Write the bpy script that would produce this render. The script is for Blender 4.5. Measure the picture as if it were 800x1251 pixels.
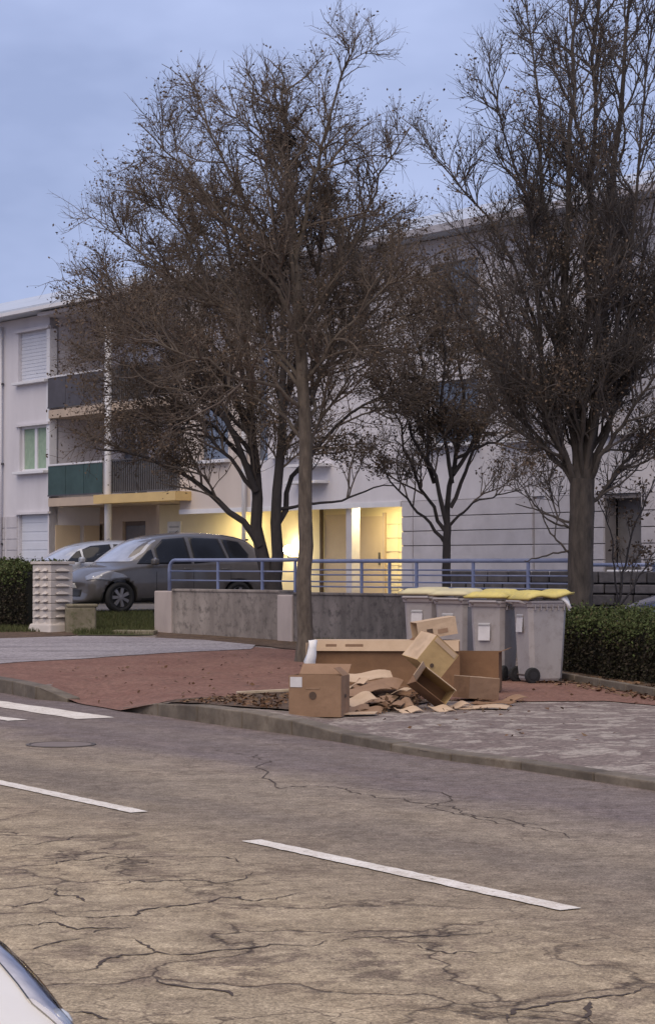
import bpy, bmesh, math, random
import numpy as np
from mathutils import Vector, Matrix, Euler
from mathutils.bvhtree import BVHTree

random.seed(7)
rng = np.random.default_rng(11)
scene = bpy.context.scene
for o in list(bpy.data.objects):
    bpy.data.objects.remove(o)
col = scene.collection
R = math.radians

# ------------------------------------------------------------------ camera
F, CH = 2600.0, 1.6                      # focal length in photo pixels, eye height
PITCH = math.atan(64.5 / F)
cam = bpy.data.cameras.new('camera')
cam.sensor_fit = 'VERTICAL'; cam.sensor_height = 36.0
cam.lens = F / 1251 * 36.0
cam.clip_start = 0.1; cam.clip_end = 3000
camo = bpy.data.objects.new('camera', cam); col.objects.link(camo)
camo.location = (0, 0, CH); camo.rotation_euler = (math.pi / 2 + PITCH, 0, 0)
scene.camera = camo

# ------------------------------------------------------------------ sky, sun, exposure
SUN_EL, SUN_AZ = R(56), R(200)           # soft light of an overcast dusk, from behind the viewer
w = bpy.data.worlds.new('World'); scene.world = w; w.use_nodes = True
nt = w.node_tree; nt.nodes.clear()
bg = nt.nodes.new('ShaderNodeBackground'); out = nt.nodes.new('ShaderNodeOutputWorld')
sky = nt.nodes.new('ShaderNodeTexSky'); sky.sky_type = 'NISHITA'; sky.sun_disc = False
sky.sun_elevation = R(8); sky.sun_rotation = SUN_AZ
tc = nt.nodes.new('ShaderNodeTexCoord')
mp = nt.nodes.new('ShaderNodeMapping'); mp.inputs['Scale'].default_value = (1, 1, 2.2)
nz = nt.nodes.new('ShaderNodeTexNoise'); nz.inputs['Scale'].default_value = 7.0
nz.inputs['Detail'].default_value = 4.0; nz.inputs['Roughness'].default_value = 0.5
cr = nt.nodes.new('ShaderNodeValToRGB')
cr.color_ramp.elements[0].position = 0.36; cr.color_ramp.elements[0].color = (3.25, 3.95, 6.5, 1)
cr.color_ramp.elements[1].position = 0.66; cr.color_ramp.elements[1].color = (4.7, 5.5, 8.5, 1)
mx = nt.nodes.new('ShaderNodeMixRGB'); mx.inputs[0].default_value = 0.9
nt.links.new(tc.outputs['Generated'], mp.inputs['Vector'])
nt.links.new(mp.outputs[0], nz.inputs['Vector'])
nt.links.new(nz.outputs['Fac'], cr.inputs[0])
nt.links.new(sky.outputs[0], mx.inputs[1]); nt.links.new(cr.outputs[0], mx.inputs[2])
nt.links.new(mx.outputs[0], bg.inputs['Color']); nt.links.new(bg.outputs[0], out.inputs[0])
bg.inputs['Strength'].default_value = 0.1
sl = bpy.data.lights.new('sun', 'SUN'); sl.energy = 2.3; sl.angle = R(70); sl.color = (1.0, 0.82, 0.60)
so = bpy.data.objects.new('sun', sl); col.objects.link(so)
so.location = (0, -5, 20); so.rotation_euler = (math.pi / 2 - SUN_EL, 0, R(-20))
scene.view_settings.view_transform = 'Standard'; scene.view_settings.look = 'None'
scene.view_settings.exposure = 0.15; scene.view_settings.gamma = 1.0

# ------------------------------------------------------------------ projection helpers
def ray(px, py):
    v = (625.5 - py) / F; u = (px - 400) / F
    c, s = math.cos(PITCH), math.sin(PITCH)
    return u, c - v * s, s + v * c
def PZ(px, py, z=0.0):
    u, y, zz = ray(px, py); k = (z - CH) / zz
    return Vector((u * k, y * k, z))
def PT(px, py, Y):
    u, y, zz = ray(px, py); k = Y / y
    return Vector((u * k, Y, CH + zz * k))

# ------------------------------------------------------------------ material helpers
def newmat(name):
    m = bpy.data.materials.new(name); m.use_nodes = True
    n = m.node_tree; b = n.nodes['Principled BSDF']
    return m, n, b
def N(n, t, **kw):
    x = n.nodes.new(t)
    for k, v in kw.items(): setattr(x, k, v)
    return x
def ramp(n, src, stops, interp='LINEAR'):
    c = N(n, 'ShaderNodeValToRGB'); c.color_ramp.interpolation = interp
    el = c.color_ramp.elements
    while len(el) < len(stops): el.new(0.5)
    for e, (p, cc) in zip(el, stops):
        e.position = p; e.color = (*cc, 1) if len(cc) == 3 else cc
    n.links.new(src, c.inputs[0]); return c.outputs[0]
def noise(n, vec, scale, detail=5, rough=0.55, dist=0.0):
    x = N(n, 'ShaderNodeTexNoise'); x.inputs['Scale'].default_value = scale
    x.inputs['Detail'].default_value = detail; x.inputs['Roughness'].default_value = rough
    x.inputs['Distortion'].default_value = dist
    n.links.new(vec, x.inputs['Vector']); return x.outputs['Fac']
def mapping(n, vec, scale=(1, 1, 1), rot=(0, 0, 0)):
    x = N(n, 'ShaderNodeMapping'); x.inputs['Scale'].default_value = scale; x.inputs['Rotation'].default_value = rot
    n.links.new(vec, x.inputs['Vector']); return x.outputs[0]
def mix(n, fac, a, b, mode='MIX'):
    x = N(n, 'ShaderNodeMixRGB', blend_type=mode)
    for i, v in ((0, fac), (1, a), (2, b)):
        if hasattr(v, 'links') or isinstance(v, bpy.types.NodeSocket): n.links.new(v, x.inputs[i])
        elif i == 0: x.inputs[0].default_value = v
        else: x.inputs[i].default_value = (*v, 1)
    return x.outputs[0]
def math_(n, op, a, b=None):
    x = N(n, 'ShaderNodeMath', operation=op)
    for i, v in ((0, a), (1, b)):
        if v is None: continue
        if isinstance(v, bpy.types.NodeSocket): n.links.new(v, x.inputs[i])
        else: x.inputs[i].default_value = v
    return x.outputs[0]
def bump(n, b, h, strength=0.3, dist=0.02):
    x = N(n, 'ShaderNodeBump'); x.inputs['Strength'].default_value = strength; x.inputs['Distance'].default_value = dist
    n.links.new(h, x.inputs['Height']); n.links.new(x.outputs[0], b.inputs['Normal'])
def pos(n): return N(n, 'ShaderNodeNewGeometry').outputs['Position']
def objc(n): return N(n, 'ShaderNodeTexCoord').outputs['Object']

def simple(name, a, b=None, scale=6, rough=0.7, metal=0.0, bmp=0.15, bscale=40, streak=False, rand=0.0, dirt=None):
    """Two-tone noisy paint / plastic / concrete."""
    m, n, bs = newmat(name); b = b or tuple(x * 0.8 for x in a)
    v = objc(n)
    f = noise(n, mapping(n, v, (1, 1, 0.3) if streak else (1, 1, 1)), scale, 6, 0.6)
    c = ramp(n, f, [(0.32, b), (0.68, a)])
    if dirt:
        f2 = noise(n, v, scale * 2.7, 6, 0.7)
        c = mix(n, ramp(n, f2, [(0.5, (0, 0, 0)), (0.72, (1, 1, 1))]), c, dirt)
    if rand:
        oi = N(n, 'ShaderNodeObjectInfo'); hv = N(n, 'ShaderNodeHueSaturation')
        mr = N(n, 'ShaderNodeMapRange'); mr.inputs[3].default_value = 1 - rand; mr.inputs[4].default_value = 1 + rand
        n.links.new(oi.outputs['Random'], mr.inputs[0]); n.links.new(mr.outputs[0], hv.inputs['Value'])
        n.links.new(c, hv.inputs['Color']); c = hv.outputs[0]
    n.links.new(c, bs.inputs['Base Color'])
    bs.inputs['Roughness'].default_value = rough; bs.inputs['Metallic'].default_value = metal
    if bmp: bump(n, bs, noise(n, mapping(n, v, (1, 1, .25)) if streak else v, bscale, 5, 0.65), bmp, 0.02 if streak else 0.01)
    return m
def emit(name, c, s):
    m, n, b = newmat(name)
    b.inputs['Base Color'].default_value = (*c, 1)
    b.inputs['Emission Color'].default_value = (*c, 1); b.inputs['Emission Strength'].default_value = s
    return m
def glass(name, c, rough=0.08, spec=0.8, coat=0.6):
    m, n, b = newmat(name)
    f = noise(n, objc(n), 3, 3)
    n.links.new(ramp(n, f, [(0.3, tuple(x * 0.7 for x in c)), (0.7, c)]), b.inputs['Base Color'])
    b.inputs['Roughness'].default_value = rough; b.inputs['Specular IOR Level'].default_value = spec
    b.inputs['Coat Weight'].default_value = coat; b.inputs['Coat Roughness'].default_value = 0.03
    return m
def carpaint(name, c):
    m, n, b = newmat(name)
    f = noise(n, objc(n), 5, 6, 0.65)
    n.links.new(ramp(n, f, [(0.3, tuple(x * 0.82 for x in c)), (0.65, c)]), b.inputs['Base Color'])
    b.inputs['Roughness'].default_value = 0.38; b.inputs['Metallic'].default_value = 0.2
    b.inputs['Coat Weight'].default_value = 0.8; b.inputs['Coat Roughness'].default_value = 0.06
    return m

# ------------------------------------------------------------------ mesh helpers
def link(o, parent=None):
    col.objects.link(o)
    if parent is not None: o.parent = parent
    return o
def mesh_obj(name, verts, faces, mat, parent=None, smooth=False):
    me = bpy.data.meshes.new(name); me.from_pydata([tuple(v) for v in verts], [], faces); me.update()
    if smooth: me.polygons.foreach_set('use_smooth', [True] * len(me.polygons))
    if mat: me.materials.append(mat)
    return link(bpy.data.objects.new(name, me), parent)
def np_obj(name, verts, tris_or_quads, mat, parent=None, smooth=False):
    """Fast mesh from numpy arrays; all faces have the same corner count."""
    v = np.asarray(verts, dtype=np.float32); f = np.asarray(tris_or_quads, dtype=np.int32)
    me = bpy.data.meshes.new(name); k = f.shape[1]
    me.vertices.add(len(v)); me.vertices.foreach_set('co', v.ravel())
    me.loops.add(f.size); me.loops.foreach_set('vertex_index', f.ravel())
    me.polygons.add(len(f)); me.polygons.foreach_set('loop_start', np.arange(0, f.size, k, dtype=np.int32))
    if smooth: me.polygons.foreach_set('use_smooth', np.ones(len(f), dtype=bool))
    me.update(calc_edges=True)
    if mat: me.materials.append(mat)
    return link(bpy.data.objects.new(name, me), parent)
def tag(o, label=None, cat=None, group=None, kind=None):
    if label: o['label'] = label
    if cat: o['category'] = cat
    if group: o['group'] = group
    if kind: o['kind'] = kind
    return o
def thing(name, label, cat, loc=(0, 0, 0), rot=(0, 0, 0), group=None):
    o = bpy.data.objects.new(name, None); o.empty_display_size = 0.2
    o.location = loc; o.rotation_euler = rot
    link(o); return tag(o, label, cat, group)

class MB:
    def __init__(s): s.v = []; s.f = []
    def add(s, vs, fs):
        b = len(s.v); s.v += [Vector(v) for v in vs]; s.f += [tuple(b + i for i in f) for f in fs]; return s
    def box(s, c, size, rot=None, taper=1.0):
        a, b, h = size[0] / 2, size[1] / 2, size[2] / 2
        vs = [Vector((x * a * (taper if z > 0 else 1), y * b * (taper if z > 0 else 1), z * h))
              for z in (-1, 1) for y in (-1, 1) for x in (-1, 1)]
        if rot is not None:
            M = rot if isinstance(rot, Matrix) else Euler(rot).to_matrix()
            vs = [M @ v for v in vs]
        vs = [v + Vector(c) for v in vs]
        return s.add(vs, [(0, 2, 3, 1), (4, 5, 7, 6), (0, 1, 5, 4), (2, 6, 7, 3), (0, 4, 6, 2), (1, 3, 7, 5)])
    def hexa(s, p):   # 8 points: bottom 4 (ccw from above) then top 4
        return s.add(p, [(0, 3, 2, 1), (4, 5, 6, 7), (0, 1, 5, 4), (1, 2, 6, 5), (2, 3, 7, 6), (3, 0, 4, 7)])
    def tube(s, pts, r, n=8, cap=True):
        pts = [Vector(p) for p in pts]; rs = r if isinstance(r, (list, tuple)) else [r] * len(pts)
        b = len(s.v); up = None
        for i, p in enumerate(pts):
            t = (pts[min(i + 1, len(pts) - 1)] - pts[max(i - 1, 0)]).normalized()
            if up is None:
                up = Vector((0, 0, 1)) if abs(t.z) < 0.9 else Vector((1, 0, 0))
            x = t.cross(up).normalized(); y = x.cross(t).normalized(); up = y
            for k in range(n):
                a = 2 * math.pi * k / n
                s.v.append(p + (x * math.cos(a) + y * math.sin(a)) * rs[i])
        for i in range(len(pts) - 1):
            for k in range(n):
                k2 = (k + 1) % n
                s.f.append((b + i * n + k, b + i * n + k2, b + (i + 1) * n + k2, b + (i + 1) * n + k))
        if cap:
            s.f.append(tuple(b + k for k in reversed(range(n))))
            e = b + (len(pts) - 1) * n; s.f.append(tuple(e + k for k in range(n)))
        return s
    def lathe(s, prof, n=20, M=None):   # prof: (r, z) list about local z
        b = len(s.v); M = M or Matrix.Identity(4)
        for r, z in prof:
            for k in range(n):
                a = 2 * math.pi * k / n
                s.v.append(M @ Vector((r * math.cos(a), r * math.sin(a), z)))
        for i in range(len(prof) - 1):
            for k in range(n):
                k2 = (k + 1) % n
                s.f.append((b + i * n + k, b + i * n + k2, b + (i + 1) * n + k2, b + (i + 1) * n + k))
        s.f.append(tuple(b + k for k in reversed(range(n))))
        e = b + (len(prof) - 1) * n; s.f.append(tuple(e + k for k in range(n)))
        return s
    def sphere(s, c, r, n=12, m=8, sc=(1, 1, 1)):
        prof = [(max(1e-4, r * math.sin(math.pi * i / m)), -r * math.cos(math.pi * i / m)) for i in range(m + 1)]
        return s.lathe(prof, n, Matrix.Translation(c) @ Matrix.Diagonal((*sc, 1)))
    def build(s, name, mat, parent=None, smooth=False, bevel=0.0, seg=2):
        o = mesh_obj(name, s.v, s.f, mat, parent, smooth)
        if bevel:
            bm = bmesh.new(); bm.from_mesh(o.data)
            bmesh.ops.bevel(bm, geom=list(bm.edges), offset=bevel, segments=seg, affect='EDGES', profile=0.5)
            bm.to_mesh(o.data); bm.free()
        return o

# ------------------------------------------------------------------ terrain
EDGE_PX = [(0, 845, .165), (50, 855, .14), (82, 857.5, .03), (100, 859, .002), (149, 867, .002), (180, 872, .09),
           (212, 877, .15), (280, 887.5, .16), (340, 895, .15), (398, 903.5, .075), (525, 926, .05), (650, 942, .05), (800, 966, .05)]
EDGE = [(PZ(a, b).x, PZ(a, b).y, h) for a, b, h in EDGE_PX]
EDGE = [(EDGE[0][0] - .575 * 60, EDGE[0][1] + .818 * 60, .165)] + EDGE + [(EDGE[-1][0] + .5 * 40, EDGE[-1][1] - .866 * 40, .05)]
EX = np.array([e[0] for e in EDGE]); EY = np.array([e[1] for e in EDGE]); EH = np.array([e[2] for e in EDGE])
BY = np.array([-60, 22, 27, 36, 45, 64, 90, 200]); BH = np.array([.10, .11, .14, .38, .65, .75, .8, .8])
def yedge(x): return float(np.interp(x, EX, EY))
def gz(x, y):
    ye = np.interp(x, EX, EY); h = np.interp(x, EX, EH)
    t = np.clip((y - ye) / 3.0, 0, 1); t = t * t * (3 - 2 * t)
    return float(h * (1 - t) + np.interp(y, BY, BH) * t)
def G(px, py):
    z = 0.1
    for _ in range(40):
        p = PZ(px, py, z); z = 0.5 * z + 0.5 * gz(p.x, p.y)
    return PZ(px, py, z)
def GY(px, Y):      # ground point in the photo column px at depth Y
    x = (px - 400) / F * Y; return Vector((x, Y, gz(x, Y)))

# ------------------------------------------------------------------ ground materials
RN = Vector((0.8286, 0.5598, 0))     # across the road
def mat_road():
    m, n, b = newmat('road_asphalt'); p = pos(n)
    sx = N(n, 'ShaderNodeVectorMath', operation='DOT_PRODUCT'); sx.inputs[1].default_value = RN
    n.links.new(p, sx.inputs[0]); d = sx.outputs['Value']
    wob = noise(n, mapping(n, p, (1, 1, 1)), 0.9, 4)
    d2 = math_(n, 'ADD', d, math_(n, 'MULTIPLY', math_(n, 'SUBTRACT', wob, 0.5), 1.3))
    base = ramp(n, math_(n, 'DIVIDE', d2, 14.0), [(0.0, (.375, .305, .205)), (0.40, (.36, .29, .195)), (0.455, (.28, .225, .158)),
                                                 (0.52, (.205, .168, .13)), (0.57, (.27, .222, .165)), (0.61, (.25, .205, .158)), (0.66, (.172, .14, .13)), (0.72, (.19, .156, .138)), (0.8, (.16, .128, .122))])
    # streaks along the road
    al = mapping(n, p, (1, 1, 1), (0, 0, R(55.95)))
    st = noise(n, mapping(n, al, (0.25, 2.2, 1)), 1.0, 5, 0.6)
    c = mix(n, 0.4, base, ramp(n, st, [(0.3, (.36, .36, .38)), (0.52, (.5, .5, .5)), (0.72, (.62, .6, .57))]), 'OVERLAY')
    # worn dark patches, stretched along the cracks
    pt = noise(n, p, 2.6, 9, 0.72, 0.35)
    zone = noise(n, p, 0.55, 3, 0.5)
    pm = math_(n, 'MULTIPLY', ramp(n, pt, [(0.52, (0, 0, 0)), (0.565, (1, 1, 1))]), ramp(n, zone, [(0.42, (.15, .15, .15)), (0.56, (1, 1, 1))]))
    near = ramp(n, math_(n, 'DIVIDE', d, 14.0), [(0.40, (1, 1, 1)), (0.46, (.35, .35, .35))])
    c = mix(n, math_(n, 'MULTIPLY', math_(n, 'MULTIPLY', pm, near), 0.72), c, (.135, .098, .072))
    # fine crack network
    dv = N(n, 'ShaderNodeTexNoise'); dv.inputs['Scale'].default_value = 2.2; dv.inputs['Detail'].default_value = 6
    n.links.new(p, dv.inputs['Vector'])
    wv = N(n, 'ShaderNodeMixRGB', blend_type='LINEAR_LIGHT'); wv.inputs[0].default_value = 0.35
    n.links.new(mapping(n, p, (1, 1, 0)), wv.inputs[1]); n.links.new(dv.outputs['Color'], wv.inputs[2])
    vo = N(n, 'ShaderNodeTexVoronoi', feature='DISTANCE_TO_EDGE'); vo.inputs['Scale'].default_value = 0.85
    n.links.new(wv.outputs[0], vo.inputs['Vector'])
    cm = ramp(n, vo.outputs['Distance'], [(0.0, (1, 1, 1)), (0.016, (0, 0, 0))])
    halo = ramp(n, vo.outputs['Distance'], [(0.0, (1, 1, 1)), (0.13, (0, 0, 0))])
    br = noise(n, p, 0.8, 4)
    cm = math_(n, 'MULTIPLY', math_(n, 'MULTIPLY', cm, ramp(n, br, [(0.40, (0, 0, 0)), (0.50, (1, 1, 1))])), near)
    sp = math_(n, 'MULTIPLY', math_(n, 'MULTIPLY', halo, ramp(n, noise(n, p, 6.5, 8, 0.75), [(0.46, (0, 0, 0)), (0.54, (1, 1, 1))])), near)
    c = mix(n, math_(n, 'MULTIPLY', sp, 0.6), c, (.13, .092, .066))
    vo2 = N(n, 'ShaderNodeTexVoronoi', feature='DISTANCE_TO_EDGE'); vo2.inputs['Scale'].default_value = 2.1
    n.links.new(wv.outputs[0], vo2.inputs['Vector'])
    cm2 = math_(n, 'MULTIPLY', math_(n, 'MULTIPLY', ramp(n, vo2.outputs['Distance'], [(0.0, (1, 1, 1)), (0.022, (0, 0, 0))]), ramp(n, noise(n, p, 0.62, 3), [(0.50, (0, 0, 0)), (0.57, (1, 1, 1))])), near)
    c = mix(n, math_(n, 'MULTIPLY', cm2, 0.75), c, (.075, .052, .038))
    c = mix(n, math_(n, 'MULTIPLY', cm, 0.85), c, (.045, .03, .022))
    # stone grain
    g = noise(n, p, 70, 4, 0.8); g2 = noise(n, p, 14, 6, 0.8)
    c = mix(n, 0.9, c, ramp(n, g, [(0.36, (.2, .2, .2)), (0.64, (.8, .8, .8))]), 'OVERLAY')
    c = mix(n, 0.8, c, ramp(n, g2, [(0.36, (.30, .29, .28)), (0.64, (.70, .70, .70))]), 'OVERLAY')
    c = mix(n, 0.6, c, ramp(n, noise(n, p, 3.2, 7, 0.75), [(0.36, (.33, .32, .30)), (0.64, (.66, .66, .66))]), 'OVERLAY')
    n.links.new(c, b.inputs['Base Color'])
    b.inputs['Roughness'].default_value = 0.85; b.inputs['Specular IOR Level'].default_value = 0.25
    bump(n, b, math_(n, 'SUBTRACT', math_(n, 'ADD', g, math_(n, 'MULTIPLY', g2, 0.8)), math_(n, 'MULTIPLY', cm, 3.0)), 0.35, 0.012)
    return m
def mat_ground(name, a, b2, c2, scale, patch=(0.5, 0.62), grain=60, rough=0.92, stretch=(1, 1, 1), rot=0):
    m, n, b = newmat(name); p = pos(n)
    q = mapping(n, p, stretch, (0, 0, rot))
    c = ramp(n, noise(n, q, scale, 6, 0.65, 0.4), [(0.35, a), (0.62, b2)])
    pm = ramp(n, noise(n, q, scale * 1.9, 7, 0.7, 0.5), [(patch[0], (0, 0, 0)), (patch[1], (1, 1, 1))])
    c = mix(n, math_(n, 'MULTIPLY', pm, 0.8), c, c2)
    g = noise(n, p, grain, 4, 0.75)
    c = mix(n, 0.6, c, ramp(n, g, [(0.3, (.3, .3, .3)), (0.7, (.7, .7, .7))]), 'OVERLAY')
    g3 = noise(n, p, 16, 5, 0.8)
    c = mix(n, 0.75, c, ramp(n, g3, [(0.36, (.26, .26, .26)), (0.64, (.74, .74, .74))]), 'OVERLAY')
    n.links.new(c, b.inputs['Base Color']); b.inputs['Roughness'].default_value = rough
    b.inputs['Specular IOR Level'].default_value = 0.2
    bump(n, b, math_(n, 'ADD', g, math_(n, 'MULTIPLY', pm, 0.6)), 0.4, 0.015)
    return m
M = {}
M['road'] = mat_road()
M['pave'] = mat_ground('worn_pavement', (.162, .124, .110), (.205, .166, .146), (.36, .315, .27), 1.5, (.50, .57), 40)
M['red'] = mat_ground('red_tarmac', (.185, .097, .073), (.22, .124, .093), (.14, .088, .068), 1.6, (.56, .7), 55)
M['drive'] = mat_ground('grey_concrete_drive', (.25, .225, .235), (.34, .31, .31), (.17, .15, .15), .9, (.55, .66), 45, stretch=(.3, 1.6, 1), rot=R(2))
M['lot'] = mat_ground('lot_asphalt', (.10, .095, .10), (.14, .13, .13), (.17, .16, .15), .6, (.55, .7), 40)
M['dirt'] = mat_ground('bare_soil', (.075, .05, .035), (.12, .083, .06), (.17, .12, .08), 3.0, (.5, .66), 30)
M['soilgrass'] = mat_ground('turf_soil', (.05, .055, .022), (.075, .085, .03), (.10, .07, .045), 2.0, (.5, .66), 30)
M['paleconc'] = mat_ground('pale_concrete', (.27, .225, .215), (.34, .295, .275), (.18, .14, .138), 2.2, (.47, .58), 50, stretch=(.6, 1.4, 1))
M['kerb'] = simple('kerb_stone', (.20, .165, .122), (.085, .068, .05), 3, .85, bmp=.4, bscale=30, rand=.12, dirt=(.10, .075, .05))
def mat_paint():
    m, n, b = newmat('road_paint'); p = pos(n)
    c = ramp(n, noise(n, p, 4, 6, .7), [(.3, (.56, .50, .42)), (.65, (.76, .71, .63))])
    ch = ramp(n, noise(n, p, 22, 8, .8), [(.56, (0, 0, 0)), (.62, (1, 1, 1))])
    c = mix(n, math_(n, 'MULTIPLY', ch, .8), c, (.25, .195, .145))
    c = mix(n, .6, c, ramp(n, noise(n, p, 80, 3, .7), [(.36, (.3, .3, .3)), (.64, (.7, .7, .7))]), 'OVERLAY')
    n.links.new(c, b.inputs['Base Color']); b.inputs['Roughness'].default_value = .85
    return m
M['paint'] = mat_paint()

def drape(name, pts, mat, off, step=0.25, kind='structure', parent=None):
    bm = bmesh.new()
    vs = [bm.verts.new((p[0], p[1], 0)) for p in pts]; bm.faces.new(vs)
    bmesh.ops.triangulate(bm, faces=bm.faces[:])
    xs = [p[0] for p in pts]; ys = [p[1] for p in pts]
    for ax, lo, hi in ((0, min(xs), max(xs)), (1, min(ys), max(ys))):
        k = math.ceil(lo / step) * step
        while k < hi:
            co = (k, 0, 0) if ax == 0 else (0, k, 0); no = (1, 0, 0) if ax == 0 else (0, 1, 0)
            bmesh.ops.bisect_plane(bm, geom=bm.verts[:] + bm.edges[:] + bm.faces[:], plane_co=co, plane_no=no)
            k += step
    for v in bm.verts: v.co.z = gz(v.co.x, v.co.y) + off
    bmesh.ops.recalc_face_normals(bm, faces=bm.faces[:])
    if sum(f.normal.z for f in bm.faces) < 0: bmesh.ops.reverse_faces(bm, faces=bm.faces[:])
    me = bpy.data.meshes.new(name); bm.to_mesh(me); bm.free()
    me.materials.append(mat); o = link(bpy.data.objects.new(name, me), parent)
    if parent is None: tag(o, kind=kind)
    return o
def ragged(pts, amp=0.06, step=0.3):
    """Outline with an uneven edge."""
    o = []
    for i, p in enumerate(pts):
        a = Vector((p[0], p[1])); q = pts[(i + 1) % len(pts)]; b = Vector((q[0], q[1]))
        k = max(1, int((b - a).length / step))
        for j in range(k):
            c = a.lerp(b, j / k); o.append((c.x + random.uniform(-amp, amp), c.y + random.uniform(-amp, amp)))
    return o
def gp(*px): return [(G(a, b).x, G(a, b).y) for a, b in px]

# open land to the horizon, road, raised pavement
tag(mesh_obj('ground', [(-900, -300, -.06), (900, -300, -.06), (900, 1500, -.06), (-900, 1500, -.06)], [(0, 1, 2, 3)], M['dirt']), kind='structure')
rv, rf = [], []
for i, t in enumerate((-60, 60)):
    for d in (-4.0, 16.0):
        q = Vector((0.5598, -0.8286, 0)) * t + RN * d; rv.append((q.x, q.y, 0.0))
road = tag(mesh_obj('road', rv, [(0, 1, 3, 2)], M['road']), kind='structure')
xs = list(np.arange(-46, -6, 1.0)) + list(np.arange(-6, 7, 0.2)) + list(np.arange(7, 24, 1.0))
ts = [0, .05, .15] + list(np.arange(.3, 5, .25)) + list(np.arange(5, 22, .6)) + list(np.arange(22, 60, 3)) + [60, 90, 140]
pv = [(x, yedge(x) + t, gz(x, yedge(x) + t)) for x in xs for t in ts]
pf = [(i * len(ts) + j, (i + 1) * len(ts) + j, (i + 1) * len(ts) + j + 1, i * len(ts) + j + 1)
      for i in range(len(xs) - 1) for j in range(len(ts) - 1)]
tag(mesh_obj('pavement', pv, pf, M['pave'], smooth=True), kind='structure')
# lot behind the wall, red footway, drive, verge
drape('car_park', [(-22, 40.5), (-5.4, 39.6), (-3.0, 38.2), (2.2, 32.6), (9, 30), (16, 36), (10, 60), (-8, 66), (-24, 60)], M['lot'], .008, 0.5)
drape('footpath', ragged(gp((-90, 803), (-60, 818), (-20, 825), (0, 828), (45, 837), (78, 850), (96, 860), (150, 868), (185, 862), (290, 851), (350, 846), (430, 842),
                     (500, 850), (560, 857), (640, 858), (740, 857), (840, 866), (900, 870), (900, 858), (840, 856), (690, 832), (600, 822), (500, 805), (400, 797), (306, 791), (200, 797), (100, 803), (0, 807)), .03), M['red'], .009)
drape('driveway', ragged(gp((-120, 812), (0, 812), (100, 806), (200, 799), (306, 794), (312, 789), (250, 783), (190, 780), (100, 778), (0, 781), (-120, 783)), .025), M['drive'], .016)
drape('verge', ragged(gp((92, 777), (188, 777), (190, 762), (184, 752), (92, 752)), .08), M['soilgrass'], .014)
drape('soil_strip', ragged(gp((-90, 782), (0, 781), (95, 777), (95, 760), (-90, 762)), .06), M['dirt'], .012)
drape('soil_strip', ragged(gp((190, 783), (310, 789), (420, 800), (520, 806), (540, 800), (360, 783), (190, 773)), .05), M['dirt'], .013)
drape('soil_strip', ragged(gp((640, 832), (700, 836), (860, 862), (900, 850), (760, 826), (680, 822)), .06), M['dirt'], .018)
drape('tree_pit', ragged(gp((205, 859), (262, 864), (340, 868), (470, 868), (520, 858), (440, 843), (356, 845), (290, 851)), .07), M['dirt'], .018)

# kerbs: each stone a piece of its own
kerb = tag(bpy.data.objects.new('kerb', None), kind='structure'); link(kerb)
def edge_at(x): return Vector((x, yedge(x), 0))
def kerb_run(x0, x1):
    x = x0
    while x < x1 - .05:
        a = edge_at(x)
        dx = .5
        while (edge_at(x + dx) - a).length > 1.0 and dx > .02: dx -= .01
        xb = min(x + dx, x1); b = edge_at(xb)
        t = (b - a).normalized(); nrm = Vector((-t.y, t.x, 0)); 
        if nrm.y < 0: nrm = -nrm
        g = t * .006; wd = .17
        ha = float(np.interp(a.x, EX, EH)) + .012; hb = float(np.interp(b.x, EX, EH)) + .012
        j = random.uniform(-.004, .004)
        A, B = a + g, b - g
        fr = nrm * (-.02)
        bm = MB().hexa([A + fr + Vector((0, 0, -.1)), B + fr + Vector((0, 0, -.1)), B + nrm * wd + Vector((0, 0, -.1)), A + nrm * wd + Vector((0, 0, -.1)),
                        A + fr + Vector((0, 0, ha + j)), B + fr + Vector((0, 0, hb + j)), B + nrm * wd + Vector((0, 0, hb + j + .004)), A + nrm * wd + Vector((0, 0, ha + j + .004))])
        bm.build('kerb_stone', M['kerb'], kerb, bevel=.012, seg=2)
        x = xb
kerb_run(EX[1] - 3.2, EX[3] + .02)
kerb_run(EX[5] + .03, EX[-2] + 1.0)

# painted markings
def stripe(name, a, b, wid, z=.006, parent=None):
    a, b = Vector((a.x, a.y, 0)), Vector((b.x, b.y, 0)); t = (b - a).normalized(); nn = Vector((-t.y, t.x, 0)) * wid / 2
    k = 40; vs = []
    for i in range(k + 1):
        p = a.lerp(b, i / k); e1, e2 = random.uniform(-.012, .012), random.uniform(-.012, .012)
        vs += [p + nn * (1 + e1 * 8) + Vector((0, 0, z)), p - nn * (1 + e2 * 8) + Vector((0, 0, z))]
    o = mesh_obj(name, vs, [(2 * i, 2 * i + 1, 2 * i + 3, 2 * i + 2) for i in range(k)], M['paint'], parent)
    bm = bmesh.new(); bm.from_mesh(o.data)
    if bm.faces[:] and sum(f.normal.z for f in bm.faces) < 0: bmesh.ops.reverse_faces(bm, faces=bm.faces[:])
    bm.to_mesh(o.data); bm.free(); return o
d2a, d2b = PZ(307, 1027.5), PZ(697, 1112)
dd = (d2b - d2a).normalized()
d1b = PZ(171, 993); d1a = PZ(-20, 950)
stripe('centre_line_dash', d2a, d2b, .13, parent=road)
stripe('centre_line_dash', d1b - dd * 3.1, d1b, .13, parent=road)
stripe('crossing_stripe', PZ(-230, 826), PZ(118, 878), .42, parent=road)
stripe('crossing_stripe', PZ(-230, 848), PZ(22, 880.5), .22, parent=road)

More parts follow.
